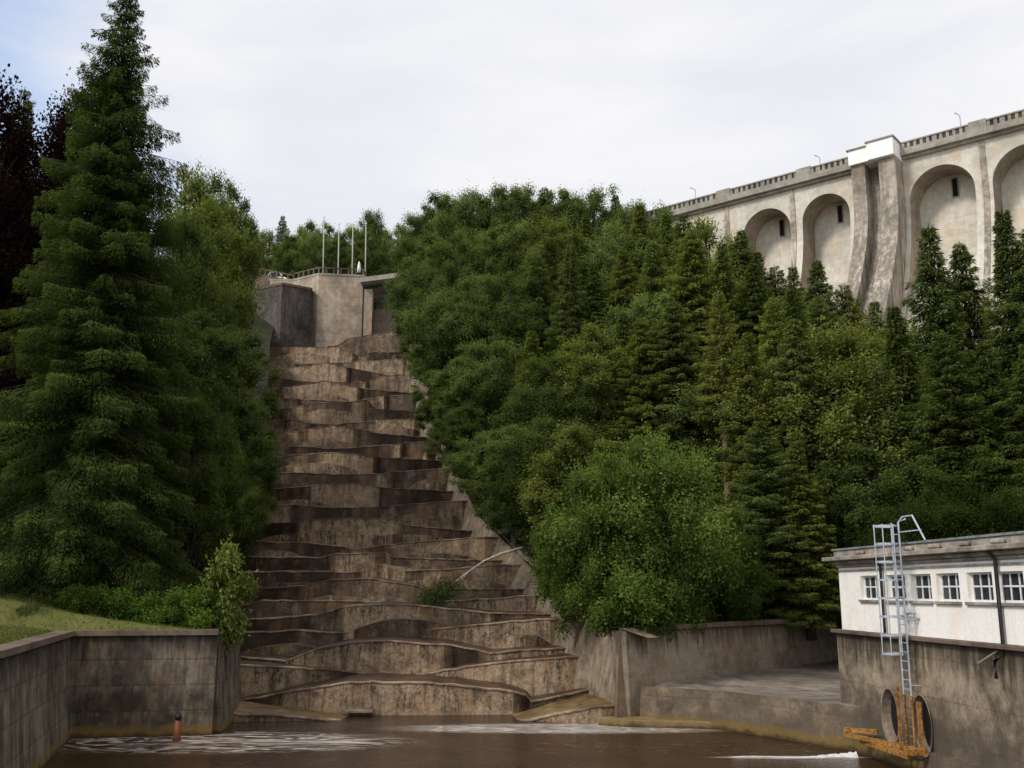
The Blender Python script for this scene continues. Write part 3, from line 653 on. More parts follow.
for s0, s1, zsx, r in AR:
    lv = [z for z in zs if z < zsx-.3]+[zsx, CZ]
    strip(fw, cur, s0, Vz, lv)
    n = 20; prev = None
    for k in range(n+1):
        a = math.pi*(1-k/n); s = (s0+s1)/2+r*math.cos(a); z = zsx+r*math.sin(a)
        if prev:
            ps, pz = prev
            zm = max(min(50, CZ), max(z, pz)) 
            fw.quad(dp(ps, Vz(pz), pz), dp(s, Vz(z), z), dp(s, 0, CZ), dp(ps, 0, CZ))
            inn.quad(dp(ps, Vz(pz), pz), dp(ps, Nz(pz)-.3, pz), dp(s, Nz(z)-.3, z), dp(s, Vz(z), z))
        prev = (s, z)
    for ss in (s0, s1):
        for l0, l1 in zip(lv[:-1], lv[1:-1]):
            q = [dp(ss, Vz(l0), l0), dp(ss, Nz(l0)-.3, l0), dp(ss, Nz(l1)-.3, l1), dp(ss, Vz(l1), l1)]
            inn.quad(*(q if ss == s0 else q[::-1]))
    cur = s1
strip(fw, cur, S1, Vz, [z for z in zs if z < CZ-1]+[CZ])
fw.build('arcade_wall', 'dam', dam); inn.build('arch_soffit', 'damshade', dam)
nb = MB(); strip(nb, S0, S1, Nz, [z for z in zs if z < CZ-1]+[CZ]); nb.build('niche_wall', 'dam', dam)
for a, c_ in ((775, 216), (843, 199), (957, 170), (1042, 150)):
    pass
for (s0, s1, zsx, r) in AR[:6]:
    s = (s0+s1)/2+.16*r; z1 = zsx+r*.84; z0 = z1-2.1; o_ = Nz(z0)
    b = MB(); b.quad(dp(s-.27, o_+.02, z0), dp(s+.27, o_+.02, z0), dp(s+.27, o_+.02, z1), dp(s-.27, o_+.02, z1)); w = b.build('slot_window', 'dark', dam)
    fr = MB()
    for q in ((-.37, -.27, z0-.1, z1+.1), (.27, .37, z0-.1, z1+.1), (-.27, .27, z1, z1+.1), (-.27, .27, z0-.1, z0)):
        vs = [dp(s+x_, o_+y_, z_) for z_ in q[2:] for x_, y_ in ((q[0], 0), (q[1], 0), (q[1], .12), (q[0], .12))]
        fr.add(vs, [(3, 2, 1, 0), (4, 5, 6, 7), (0, 1, 5, 4), (1, 2, 6, 5), (2, 3, 7, 6), (3, 0, 4, 7)])
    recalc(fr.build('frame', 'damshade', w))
def dbox(b, s0, s1, o0, o1, z0, z1):
    vs = [dp(s_, o_, z_) for z_ in (z0, z1) for s_, o_ in ((s0, o0), (s1, o0), (s1, o1), (s0, o1))]
    b.add(vs, [(3, 2, 1, 0), (4, 5, 6, 7), (0, 1, 5, 4), (1, 2, 6, 5), (2, 3, 7, 6), (3, 0, 4, 7)])
# thin pilaster joints
for px, py in ((794, 230), (985, 180), (728, 240)):
    s = sdam(px, py); b = MB()
    for l0, l1 in zip(zs[4:], zs[5:]+[CZ-.01]):
        b.quad(dp(s-.3, Vz(l0)+.12, l0), dp(s+.3, Vz(l0)+.12, l0), dp(s+.3, Vz(l1)+.12, l1), dp(s-.3, Vz(l1)+.12, l1))
        for ss in (s-.3, s+.3): b.quad(dp(ss, Vz(l0), l0), dp(ss, Vz(l0)+.12, l0), dp(ss, Vz(l1)+.12, l1), dp(ss, Vz(l1), l1))
    recalc(b.build('pilaster', 'rib', dam))
# crest cornice, road slab, railing
gs0, gs1 = sdam(856.5, 150), sdam(902, 150)
b = MB(); dbox(b, S0, gs0-.02, -6, .9, CZ+.003, CZ+.5); dbox(b, S0, gs0-.02, -6, .45, CZ-.3, CZ); dbox(b, gs1+.02, S1, -6, .9, CZ+.003, CZ+.5); dbox(b, gs1+.02, S1, -6, .45, CZ-.3, CZ)
recalc(b.build('crest_cornice', 'parapet', dam), .02)
def railing(name, s0, s1, dy=0):
    b = MB(); z = CZ+.503
    dbox(b, s0, s1, .45+dy, .8+dy, z, z+.3); dbox(b, s0, s1, .42+dy, .84+dy, z+.95, z+1.1)
    ib = MB(); dbox(ib, s0, s1, .60+dy, .66+dy, z+.3, z+.85); inf = ib  # dark plate added behind the posts so the gaps read dark
    n = int((s1-s0)/.7); k = 0
    for i in range(n+1):
        s = lerp(s0+.15, s1-.15, i/n); w = .26 if i % 5 == 0 else .16
        dbox(b, s-w, s+w, .5+dy, .75+dy, z+.3, z+.95)
    recalc(inf.build('dark_gap_plate', 'blockdark', recalc(b.build(name, 'parapet', dam))))
railing('railing', S0, gs0-.1); railing('railing', gs1+.1, S1); railing('railing', S0, S1, -5.6)
for px, py in ((726, 192), (979, 125), (806, 172)):
    s = sdam(px, py); b = MB(); dbox(b, s-.9, s+.9, .40, .86, CZ+.51, CZ+1.74); recalc(b.build('parapet_block', 'parapet', dam))
# gate tower box on ribs
tw = sdam(876, 150)
b = MB(); dbox(b, gs0, tw, -3, 3.0, CZ-.5, CZ+1.2); dbox(b, tw, gs1, -3, 3.2, CZ-.5, CZ+1.5); t = recalc(b.build('crest_turret', 'whiteblock', dam))
b = MB(); dbox(b, gs0-.15, tw-.16, -3.1, 3.15, CZ+1.203, CZ+1.35); dbox(b, tw-.15, gs1+.15, -3.1, 3.35, CZ+1.503, CZ+1.66); recalc(b.build('coping', 'parapet', t))
for a, c_ in ((gs0+.1, gs0+.1+(gs1-gs0)*.30), (gs1-.1-(gs1-gs0)*.36, gs1-.1)):
    b = MB(); lv = zs+[CZ-1.2, CZ-.51]; lv = sorted(set(z for z in lv if z <= CZ-.5)); off = 2.6
    for l0, l1 in zip(lv, lv[1:]):
        A0 = [dp(a, Vz(l0)-.1, l0), dp(a, Wz(l0)+off, l0), dp(c_, Wz(l0)+off, l0), dp(c_, Vz(l0)-.1, l0)]
        A1 = [dp(a, Vz(l1)-.1, l1), dp(a, Wz(l1)+off, l1), dp(c_, Wz(l1)+off, l1), dp(c_, Vz(l1)-.1, l1)]
        for i in range(3): b.quad(A0[i], A0[i+1], A1[i+1], A1[i])
    recalc(b.build('buttress', 'rib', dam))
b = MB()
lv = sorted(set(z for z in zs+[CZ-.51] if z <= CZ-.5))
for l0, l1 in zip(lv, lv[1:]): b.quad(dp(gs0+.2, Wz(l0)+.6, l0), dp(gs1-.2, Wz(l0)+.6, l0), dp(gs1-.2, Wz(l1)+.6, l1), dp(gs0+.2, Wz(l1)+.6, l1))
b.build('recess_wall', 'rib', dam)
# road slab behind
for px, py, lab in ((691, 190, 'thin lamp post on the dam crest just above the trees, farthest left'), (816, 158, 'thin grey lamp post on the dam crest close left of the white turret'), (957, 116, 'thin grey lamp post on the dam crest right of the white turret')):
    s = sdam(px, py); q = dp(s, -1.2, CZ+.5); l = empty('street_lamp', q, lab, 'lamp post', 'lamp posts along the dam crest')
    h = at(px, py, q.y).z-q.z; b = MB(); b.tube([q, q+Vector((0, 0, h*.75)), q+Vector((0, 0, h))], [.07, .05, .045], 6); b.build('pole', 'pole', l)
    b = MB(); b.tube([q+Vector((0, 0, h)), q+Vector((-.45, -.3, h+.12)), q+Vector((-.8, -.5, h+.1))], [.03, .05, .06], 6); b.build('lamp_head', 'pole', l)
# ------------------------------------------------------------------ spillway head block, bridge, poles
sb = empty('spillway_abutment', at(330, 340, 150), 'pale concrete block with balustrade terrace at the head of the cascade', 'abutment')
def P2(px, py, D): p = at(px, py, D); return (p.x, p.y)
zt = at(340, 275, 152).z; z_b = 38
pl = [P2(294, 276, 155), P2(319, 273, 152), P2(363, 279, 153), P2(369, 285, 155), P2(369, 285, 165), P2(270, 280, 165), P2(270, 280, 155)]
b = MB(); b.prism(pl, z_b, zt); recalc(b.build('main_block', 'block', sb))
pl2 = [(p[0], p[1]) for p in pl]; c = Vector((sum(p[0] for p in pl2)/7, sum(p[1] for p in pl2)/7))
b = MB(); b.prism([tuple(c+(Vector(p)-c)*1.02) for p in pl2], zt+.003, zt+.3); recalc(b.build('cornice', 'parapet', sb))
zl = at(282, 285, 148.2).z
pd = [P2(247, 291, 152), P2(282, 285, 148.2), P2(311.5, 290, 151), P2(312, 290, 154), P2(247, 291, 157)]
b = MB(); b.prism(pd, z_b, zl, 1.0); recalc(b.build('lower_block', 'blockdark', sb))
c = Vector((sum(p[0] for p in pd)/5, sum(p[1] for p in pd)/5))
b = MB(); b.prism([tuple(c+(Vector(p)-c)*1.03) for p in pd], zl+.003, zl+.4); recalc(b.build('lower_cornice', 'brownwall', sb))
ps = [P2(238, 280, 157.5), P2(294.5, 276, 155.3), P2(294.5, 276, 166), P2(238, 280, 168)]; dzs = (2.6, 0, 0, 2.6)
b = MB(); b.add([(*p, z_b) for p in ps]+[(*p, zt+d_) for p, d_ in zip(ps, dzs)], [(3, 2, 1, 0), (4, 5, 6, 7), (0, 1, 5, 4), (1, 2, 6, 5), (2, 3, 7, 6), (3, 0, 4, 7)]); recalc(b.build('wing_wall', 'brownwall', sb))
b = MB()
rl = [(*P2(238, 262, 157.7), 2.6), (*P2(294, 274, 155.4), 0), (*P2(319, 270, 152.3), 0), (*P2(363, 277, 153.3), 0), (*P2(366, 277, 156), 0)]
for (a3, c3) in zip(rl, rl[1:]):
    a = Vector(a3[:2]); c_ = Vector(c3[:2]); L = (c_-a).length; d = (c_-a)/L; n = Vector((d.y, -d.x)); mt = Matrix(((d.x, n.x, 0, a.x), (d.y, n.y, 0, a.y), ((c3[2]-a3[2])/L, 0, 1, zt+a3[2]+(.3 if c3[2]-a3[2] == 0 else .02)), (0, 0, 0, 1)))
    b.box(0, L, -.12, .12, .92, 1.1, mt); b.box(0, L, -.14, .14, .003, .12, mt); k = max(1, int(L/1.0))
    for i in range(k+1): s = L*i/k; b.box(s-.11, s+.11, -.1, .1, .12, .92, mt)
recalc(b.build('balustrade', 'brownwall', sb))
br = empty('footbridge', at(372, 285, 152), 'concrete bridge deck crossing the head of the cascade into the trees', 'bridge')
a, c_ = at(361, 279.5, 152), at(420, 272, 150); 
b = MB(); vs = []
for p, in ((a,), (c_,)):
    for y in (-1, 5):
        vs += [p+Vector((0, y, 0)), p+Vector((0, y, -.75))]
b.add(vs, [(0, 1, 5, 4), (2, 6, 7, 3), (0, 4, 6, 2), (1, 3, 7, 5), (0, 2, 3, 1), (4, 5, 7, 6)]); recalc(b.build('deck', 'parapet', br))
b = MB(); a, c_ = at(368, 289, 153), at(420, 281, 151); vs = []
for p in (a, c_):
    for y in (0, 3): vs += [p+Vector((0, y, 0)), p+Vector((0, y, -.7))]
b.add(vs, [(0, 1, 5, 4), (2, 6, 7, 3), (0, 4, 6, 2), (1, 3, 7, 5), (0, 2, 3, 1), (4, 5, 7, 6)]); recalc(b.build('girder', 'brownwall', br))
b = MB(); p = at(370, 290, 153); b.prism([(p.x-.8, p.y-.5), (p.x+.5, p.y-.5), (p.x+.5, p.y+1), (p.x-.8, p.y+1)], z_b, p.z); recalc(b.build('pier', 'block', br))
b = MB(); a = at(372, 309, 156); b.box(a.x, a.x+9, 156, 157, z_b, a.z)
o = recalc(b.build('weir_wall', 'block')); tag(o, 'tan weir wall in the shadow under the footbridge at the top of the cascade', 'wall')
for px, py, lab in ((324, 217, 'tallest pale flagpole, leftmost of the row behind the terrace'), (339, 224, 'second flagpole from the left behind the terrace'), (353, 224, 'third flagpole from the left behind the terrace'), (366, 224, 'flagpole with a bluish top, rightmost of the row behind the terrace')):
    q = at(px, 262, 162); q.z = 54.5; top = at(px, py, 162); f = empty('flagpole', q, lab, 'flagpole', 'flagpoles behind the terrace')
    b = MB(); b.tube([q, q.lerp(top, .5), top], [.13, .11, .08], 8); b.build('pole', 'pole', f, True)
    b = MB(); b.tube([top, top+Vector((0, 0, .25))], [.14, .08], 8); b.build('finial', 'white', f)
# parked car roof beside the terrace rail
q = at(276, 262, 161); q.z = zt+1.35; car = empty('parked_car', q, 'white car parked behind the terrace rail left of the flagpoles', 'car')
zc = 1.9
b = MB()
prof = [(-2.1, .35), (-2.1, .75), (-1.3, .9), (-.7, zc), (.8, zc), (1.6, .95), (2.1, .85), (2.1, .35)]
vs = [(q.x+x_, q.y+y_*(1 if z_ < 1 else .82), q.z+z_) for y_ in (-.85, .85) for x_, z_ in prof]; n = len(prof)
b.add(vs, [tuple(range(n)), tuple(range(2*n-1, n-1, -1))]+[(i, (i+1) % n, n+(i+1) % n, n+i) for i in range(n)]); recalc(b.build('body', 'white', car), .05)
for x_ in (-1.3, 1.3):
    for y_ in (-.86, .7):
        b = MB(); b.tube([(q.x+x_, q.y+y_, q.z+.33), (q.x+x_, q.y+y_+.18, q.z+.33)], .33, 14); b.build('wheel', 'black', car)
b = MB(); b.add([(q.x+x_, q.y-.86, q.z+z_) for x_, z_ in ((-1.1, .95), (-.65, zc-.15), (.75, zc-.15), (1.35, .98))], [(0, 1, 2, 3)]); b.build('side_window', 'glass', car)
q = at(359, 270, 151.5); q.z = zt+.3; b = MB(); b.tube([q, q+Vector((0, 0, .7)), q+Vector((0, 0, 1.4)), q+Vector((0, 0, 1.8))], [.3, .28, .18, .05], 8)
o = b.build('finial_stone', 'white', None, True); tag(o, 'small white pointed stone marker on the right end of the terrace balustrade', 'marker')
# ------------------------------------------------------------------ foliage generators
def leafmesh(name, P, ax, nr, ln, wd, tone, m):
    n = len(P); ax = ax/np.linalg.norm(ax, axis=1)[:, None]
    sd = np.cross(ax, nr); sd /= (np.linalg.norm(sd, axis=1)[:, None]+1e-9)
    nn = np.cross(sd, ax)
    V = np.empty((n, 4, 3)); L = ln[:, None]; Wd = wd[:, None]
    V[:, 0] = P; V[:, 1] = P+ax*L*.5+sd*Wd*.5-nn*Wd*.15; V[:, 2] = P+ax*L; V[:, 3] = P+ax*L*.5-sd*Wd*.5-nn*Wd*.15
    me = bpy.data.meshes.new(name); me.vertices.add(n*4); me.vertices.foreach_set('co', V.reshape(-1))
    me.loops.add(n*4); me.loops.foreach_set('vertex_index', np.arange(n*4, dtype=np.int32))
    me.polygons.add(n); me.polygons.foreach_set('loop_start', np.arange(0, n*4, 4, dtype=np.int32)); me.polygons.foreach_set('loop_total', np.full(n, 4, dtype=np.int32))
    me.update(calc_edges=True); a = me.attributes.new('tone', 'FLOAT', 'FACE'); a.data.foreach_set('value', tone.astype(np.float32))
    me.materials.append(M[m]); return me
def spruce_meshes(seed, Hh=20., Rr=3.6, whorl=.42, dens=62, leaf=.25, z0f=.06, m='spruce', droop=.38, power=.85, nbr=6, bare=0, jit=(.62, 1.25)):
    g = np.random.default_rng(seed); Ps, As, Ns, Ls, Ws, Ts = [], [], [], [], [], []
    tb = MB(); r0 = Hh*.013+.06
    tb.tube([(0, 0, -1.5), (0, 0, Hh*.3), (0, 0, Hh*.7), (0, 0, Hh)], [r0, r0*.8, r0*.4, .02], 9)
    z = Hh*z0f
    az0 = 0
    while z < Hh*.995:
        f = (Hh-z)/Hh
        nb_ = (nbr if f > .12 else 5)//2+1
        az0 += g.uniform(.3, 1.3)
        for k in range(nb_):
            L = Rr*(f**power)*g.uniform(*jit)*(g.uniform(.55, 1.35) if f < .3 else 1)+.18
            if z < Hh*.16: L *= .72+z/(Hh*.16)*.28
            az = az0+2*math.pi*k/nb_+g.uniform(-.35, .35)
            d = np.array([math.cos(az), math.sin(az), 0]); lt = np.array([-math.sin(az), math.cos(az), 0])
            dr = droop*g.uniform(.7, 1.3)*L*(.35+f*.9); up = g.uniform(.05, .35)*L*(1-f)
            zz = z+g.uniform(-.5, .5)*whorl*(.3+f)
            def cz(t): return zz+up*t-dr*t**1.4+.10*L*t**4
            if L > .9: tb.tube([(0, 0, zz), tuple(d*L*.5+np.array([0, 0, cz(.5)])), tuple(d*L*.9+np.array([0, 0, cz(.9)]))], [.03*L/3+.01, .015*L/3+.005, .006], 4, False)
            n = int(1.15*dens*L*(.6+.4*L/3)/(leaf/.36)**1.25)+6
            t = g.uniform(0, 1, n)**.62*.98+.02; t = np.maximum(t, .08 if bare == 0 else .3)
            w = (.30*L+.12)*np.sqrt(np.clip(1-t, 0, 1))*np.clip(t*4, .2, 1)
            u = g.uniform(-1, 1, n)*w
            hang = g.uniform(0, 1, n)**1.6*(.18+.10*L)
            p = d*(L*t)[:, None]+lt*u[:, None]; p[:, 2] = zz+up*t-dr*t**1.4+.10*L*t**4-.25*np.abs(u)-hang
            a = d*(.55+.5*g.random(n))[:, None]+lt*(np.sign(u)*(.35+.7*g.random(n)))[:, None]; a[:, 2] = -.25-.7*g.random(n)
            nn = np.tile([0, 0, 1.], (n, 1))+g.normal(0, .35, (n, 3))
            Ps.append(p); As.append(a); Ns.append(nn); s = g.uniform(.6, 1.25, n)
            Ls.append(leaf*s); Ws.append(leaf*.27*s)
            bt_ = g.uniform(-.18, .18)
            Ts.append(np.clip(.12+.75*t**1.5+bt_-hang*.7+g.normal(0, .12, n), 0, 1))  # inner shade painted into needle tone: dark near trunk and below, light tips
        z += whorl*.55*(.5+.6*f)*g.uniform(.6, 1.4)
    cat = np.concatenate
    crown = leafmesh('crown', cat(Ps), cat(As), cat(Ns), cat(Ls), cat(Ws), cat(Ts), m)
    to = tb.build('trunk', 'bark' if not bare else 'barkpale'); tm = to.data; bpy.data.objects.remove(to)
    return crown, tm, Hh
def broad_meshes(seed, Hh=18., Rr=5., ncl=46, nl=620, leaf=.30, m='leaf', low=.18, cr=(.20, .34), upright=.0, flat=1.0, lump=.12, stray=.15):
    g = np.random.default_rng(seed); Ps, As, Ns, Ls, Ws, Ts = [], [], [], [], [], []
    tb = MB(); r0 = Hh*.014+.05
    zc = Hh*(1+low)/2; rz = Hh*(1-low)/2
    tb.tube([(0, 0, -1.5), (.1, 0, Hh*.3), (0, .1, Hh*.8)], [r0, r0*.8, r0*.2], 8)
    for i in range(ncl):
        th = math.acos(g.uniform(-1, 1)) if i else 0; ph = i*2.39996+g.uniform(-.4, .4); rr = g.uniform(.5, 1)**.6 if i % 4 else g.uniform(.15, .5)
        if i < 3: th = g.uniform(0, .25); rr = .92
        if lump: rr *= 1+lump*math.sin(3*ph+seed)*math.sin(2.5*th+seed*.7)+g.uniform(-lump*.5, lump*.5)
        c = np.array([math.sin(th)*math.cos(ph)*Rr*rr, math.sin(th)*math.sin(ph)*Rr*rr, zc+math.cos(th)*rz*rr*.93])
        if c[2] < zc: k_ = 1-.25*((zc-c[2])/rz); c[0] *= k_; c[1] *= k_
        q = g.uniform(*cr)*Rr*(1.0 if rr > .5 else 1.3)
        if i % 2 == 0: tb.tube([(0, 0, max(Hh*.12, c[2]-rz*.6)), tuple(c*np.array([.5, .5, 1])-np.array([0, 0, q*.8])), tuple(c)], [r0*.35, r0*.2, .02], 5, False)
        n = int(nl*(q/(.27*Rr))**2)
        dd = g.normal(0, 1, (n, 3)); dd /= np.linalg.norm(dd, axis=1)[:, None]
        dd[:, 2] = dd[:, 2]*.9+.12
        rad = q*(g.uniform(0, 1, n)**.6)*(1+.45*np.sin(dd[:, 0]*5+i)*np.cos(dd[:, 1]*6+i*2))*np.where(g.random(n) < stray, 1.4, 1.0)
        p = c+dd*rad[:, None]*np.array([.9, .9, 1.15*flat])
        outw = dd+.5*(c-np.array([0, 0, zc]))/Rr
        a = g.normal(0, .6, (n, 3))+outw*.5; a[:, 2] -= .35-upright
        nn = outw+g.normal(0, .55, (n, 3)); nn[:, 2] += .35
        Ps.append(p); As.append(a); Ns.append(nn); s = g.uniform(.6, 1.3, n); Ls.append(leaf*s); Ws.append(leaf*.62*s)
        bt_ = g.uniform(-.2, .2)
        Ts.append(np.clip(.36+bt_+.30*dd[:, 2]+.25*(rad/q-.6)+g.normal(0, .14, n), 0, 1))  # light painted into leaf tone: paler clump tops, darker insides
    cat = np.concatenate
    crown = leafmesh('crown', cat(Ps), cat(As), cat(Ns), cat(Ls), cat(Ws), cat(Ts), m)
    to = tb.build('trunk', 'bark'); tm = to.data; bpy.data.objects.remove(to)
    return crown, tm, Hh
K = {}
for i in range(6): K['S%d' % i] = spruce_meshes(11+i, 20, (3.4, 4.3, 3.0, 4.0, 3.7, 4.6)[i], droop=(.32, .55, .38, .5, .25, .65)[i], power=(.85, .7, .95, .8, .65, .9)[i], whorl=(.42, .5, .38, .45, .6, .4)[i])
K['N0'] = spruce_meshes(31, 20, 3.2, z0f=.45, bare=1, dens=50)     # lower trunk bare
K['L0'] = spruce_meshes(41, 18, 3.4, whorl=.5, dens=60, leaf=.22, droop=.15, nbr=7)
K['L1'] = spruce_meshes(42, 18, 3.8, whorl=.5, dens=60, leaf=.22, droop=.2, nbr=7)
for i in range(4): K['D%d' % i] = broad_meshes(51+i, 18, (4.2, 4.8, 3.8, 5.2)[i], ncl=120, nl=800, leaf=.205, low=.08, cr=(.13, .27))
K['HS'] = spruce_meshes(5, 36, 7.4, whorl=.46, dens=62, leaf=.25, z0f=.03, droop=.46, power=.70, nbr=9, jit=(.5, 1.35))
K['BU'] = broad_meshes(77, 10, 5.6, lump=.24, ncl=190, nl=1200, leaf=.185, m='bright', low=.0, cr=(.10, .22))
K['PU'] = broad_meshes(78, 24, 8, ncl=180, nl=1500, leaf=.23, m='purple', low=.05, cr=(.14, .26), upright=.3, stray=.02)
K['SH'] = broad_meshes(79, 2, 1.5, ncl=22, nl=150, leaf=.16, m='bright', low=.0, cr=(.3, .5))
K['SA'] = broad_meshes(80, 4, 1.1, ncl=26, nl=130, leaf=.17, m='leaf', low=.2, cr=(.28, .45))
def tree(kind, name, base, h, w, label, cat='tree', group=None, col=(1, 1, 1), rz=None):
    cr, tm, hh = K[kind]
    e = empty(name, base, label, cat, group)
    s = h/hh; e.scale = (w*s, w*s, s); e.rotation_euler = (0 if rz is not None else R(random.uniform(-2.5, 2.5)), 0 if rz is not None else R(random.uniform(-2.5, 2.5)), random.uniform(0, 6.28) if rz is None else rz)
    for nm, me in (('crown', cr), ('trunk', tm)):
        o = bpy.data.objects.new(nm, me); o.color = (*col, 1); C.objects.link(o); o.parent = e
    return e
NAMES = {'S': 'spruce_tree', 'N': 'spruce_tree', 'L': 'larch_tree', 'D': 'broadleaf_tree', 'H': 'spruce_tree', 'P': 'copper_beech', 'B': 'leafy_bush'}
def place(kind, px, py, Y, label, w=1.0, col=(1, 1, 1), side='R', group='trees on the wooded slope between the cascade and the dam', dz=0, rz=None, hmin=6):
    p = at(px, py, Y); f = hillR if side == 'R' else hillL
    z = f(p.x, Y)-.3+dz; h = max(hmin, p.z-z)
    if kind in ('S1', 'S3') and random.random() < .5: kind = {'S1': 'S4', 'S3': 'S5'}[kind]
    W = w/max(.6, (h/K[kind][2])**.5)   # keep crown width sensible when height is stretched
    return tree(kind, NAMES[kind[0]], (p.x, Y, z), h, W, label, 'tree', group, col, rz)
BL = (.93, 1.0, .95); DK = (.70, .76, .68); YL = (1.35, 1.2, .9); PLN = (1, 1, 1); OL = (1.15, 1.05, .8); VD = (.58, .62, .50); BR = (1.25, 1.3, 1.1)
G = 'trees on the wooded slope between the cascade and the dam'
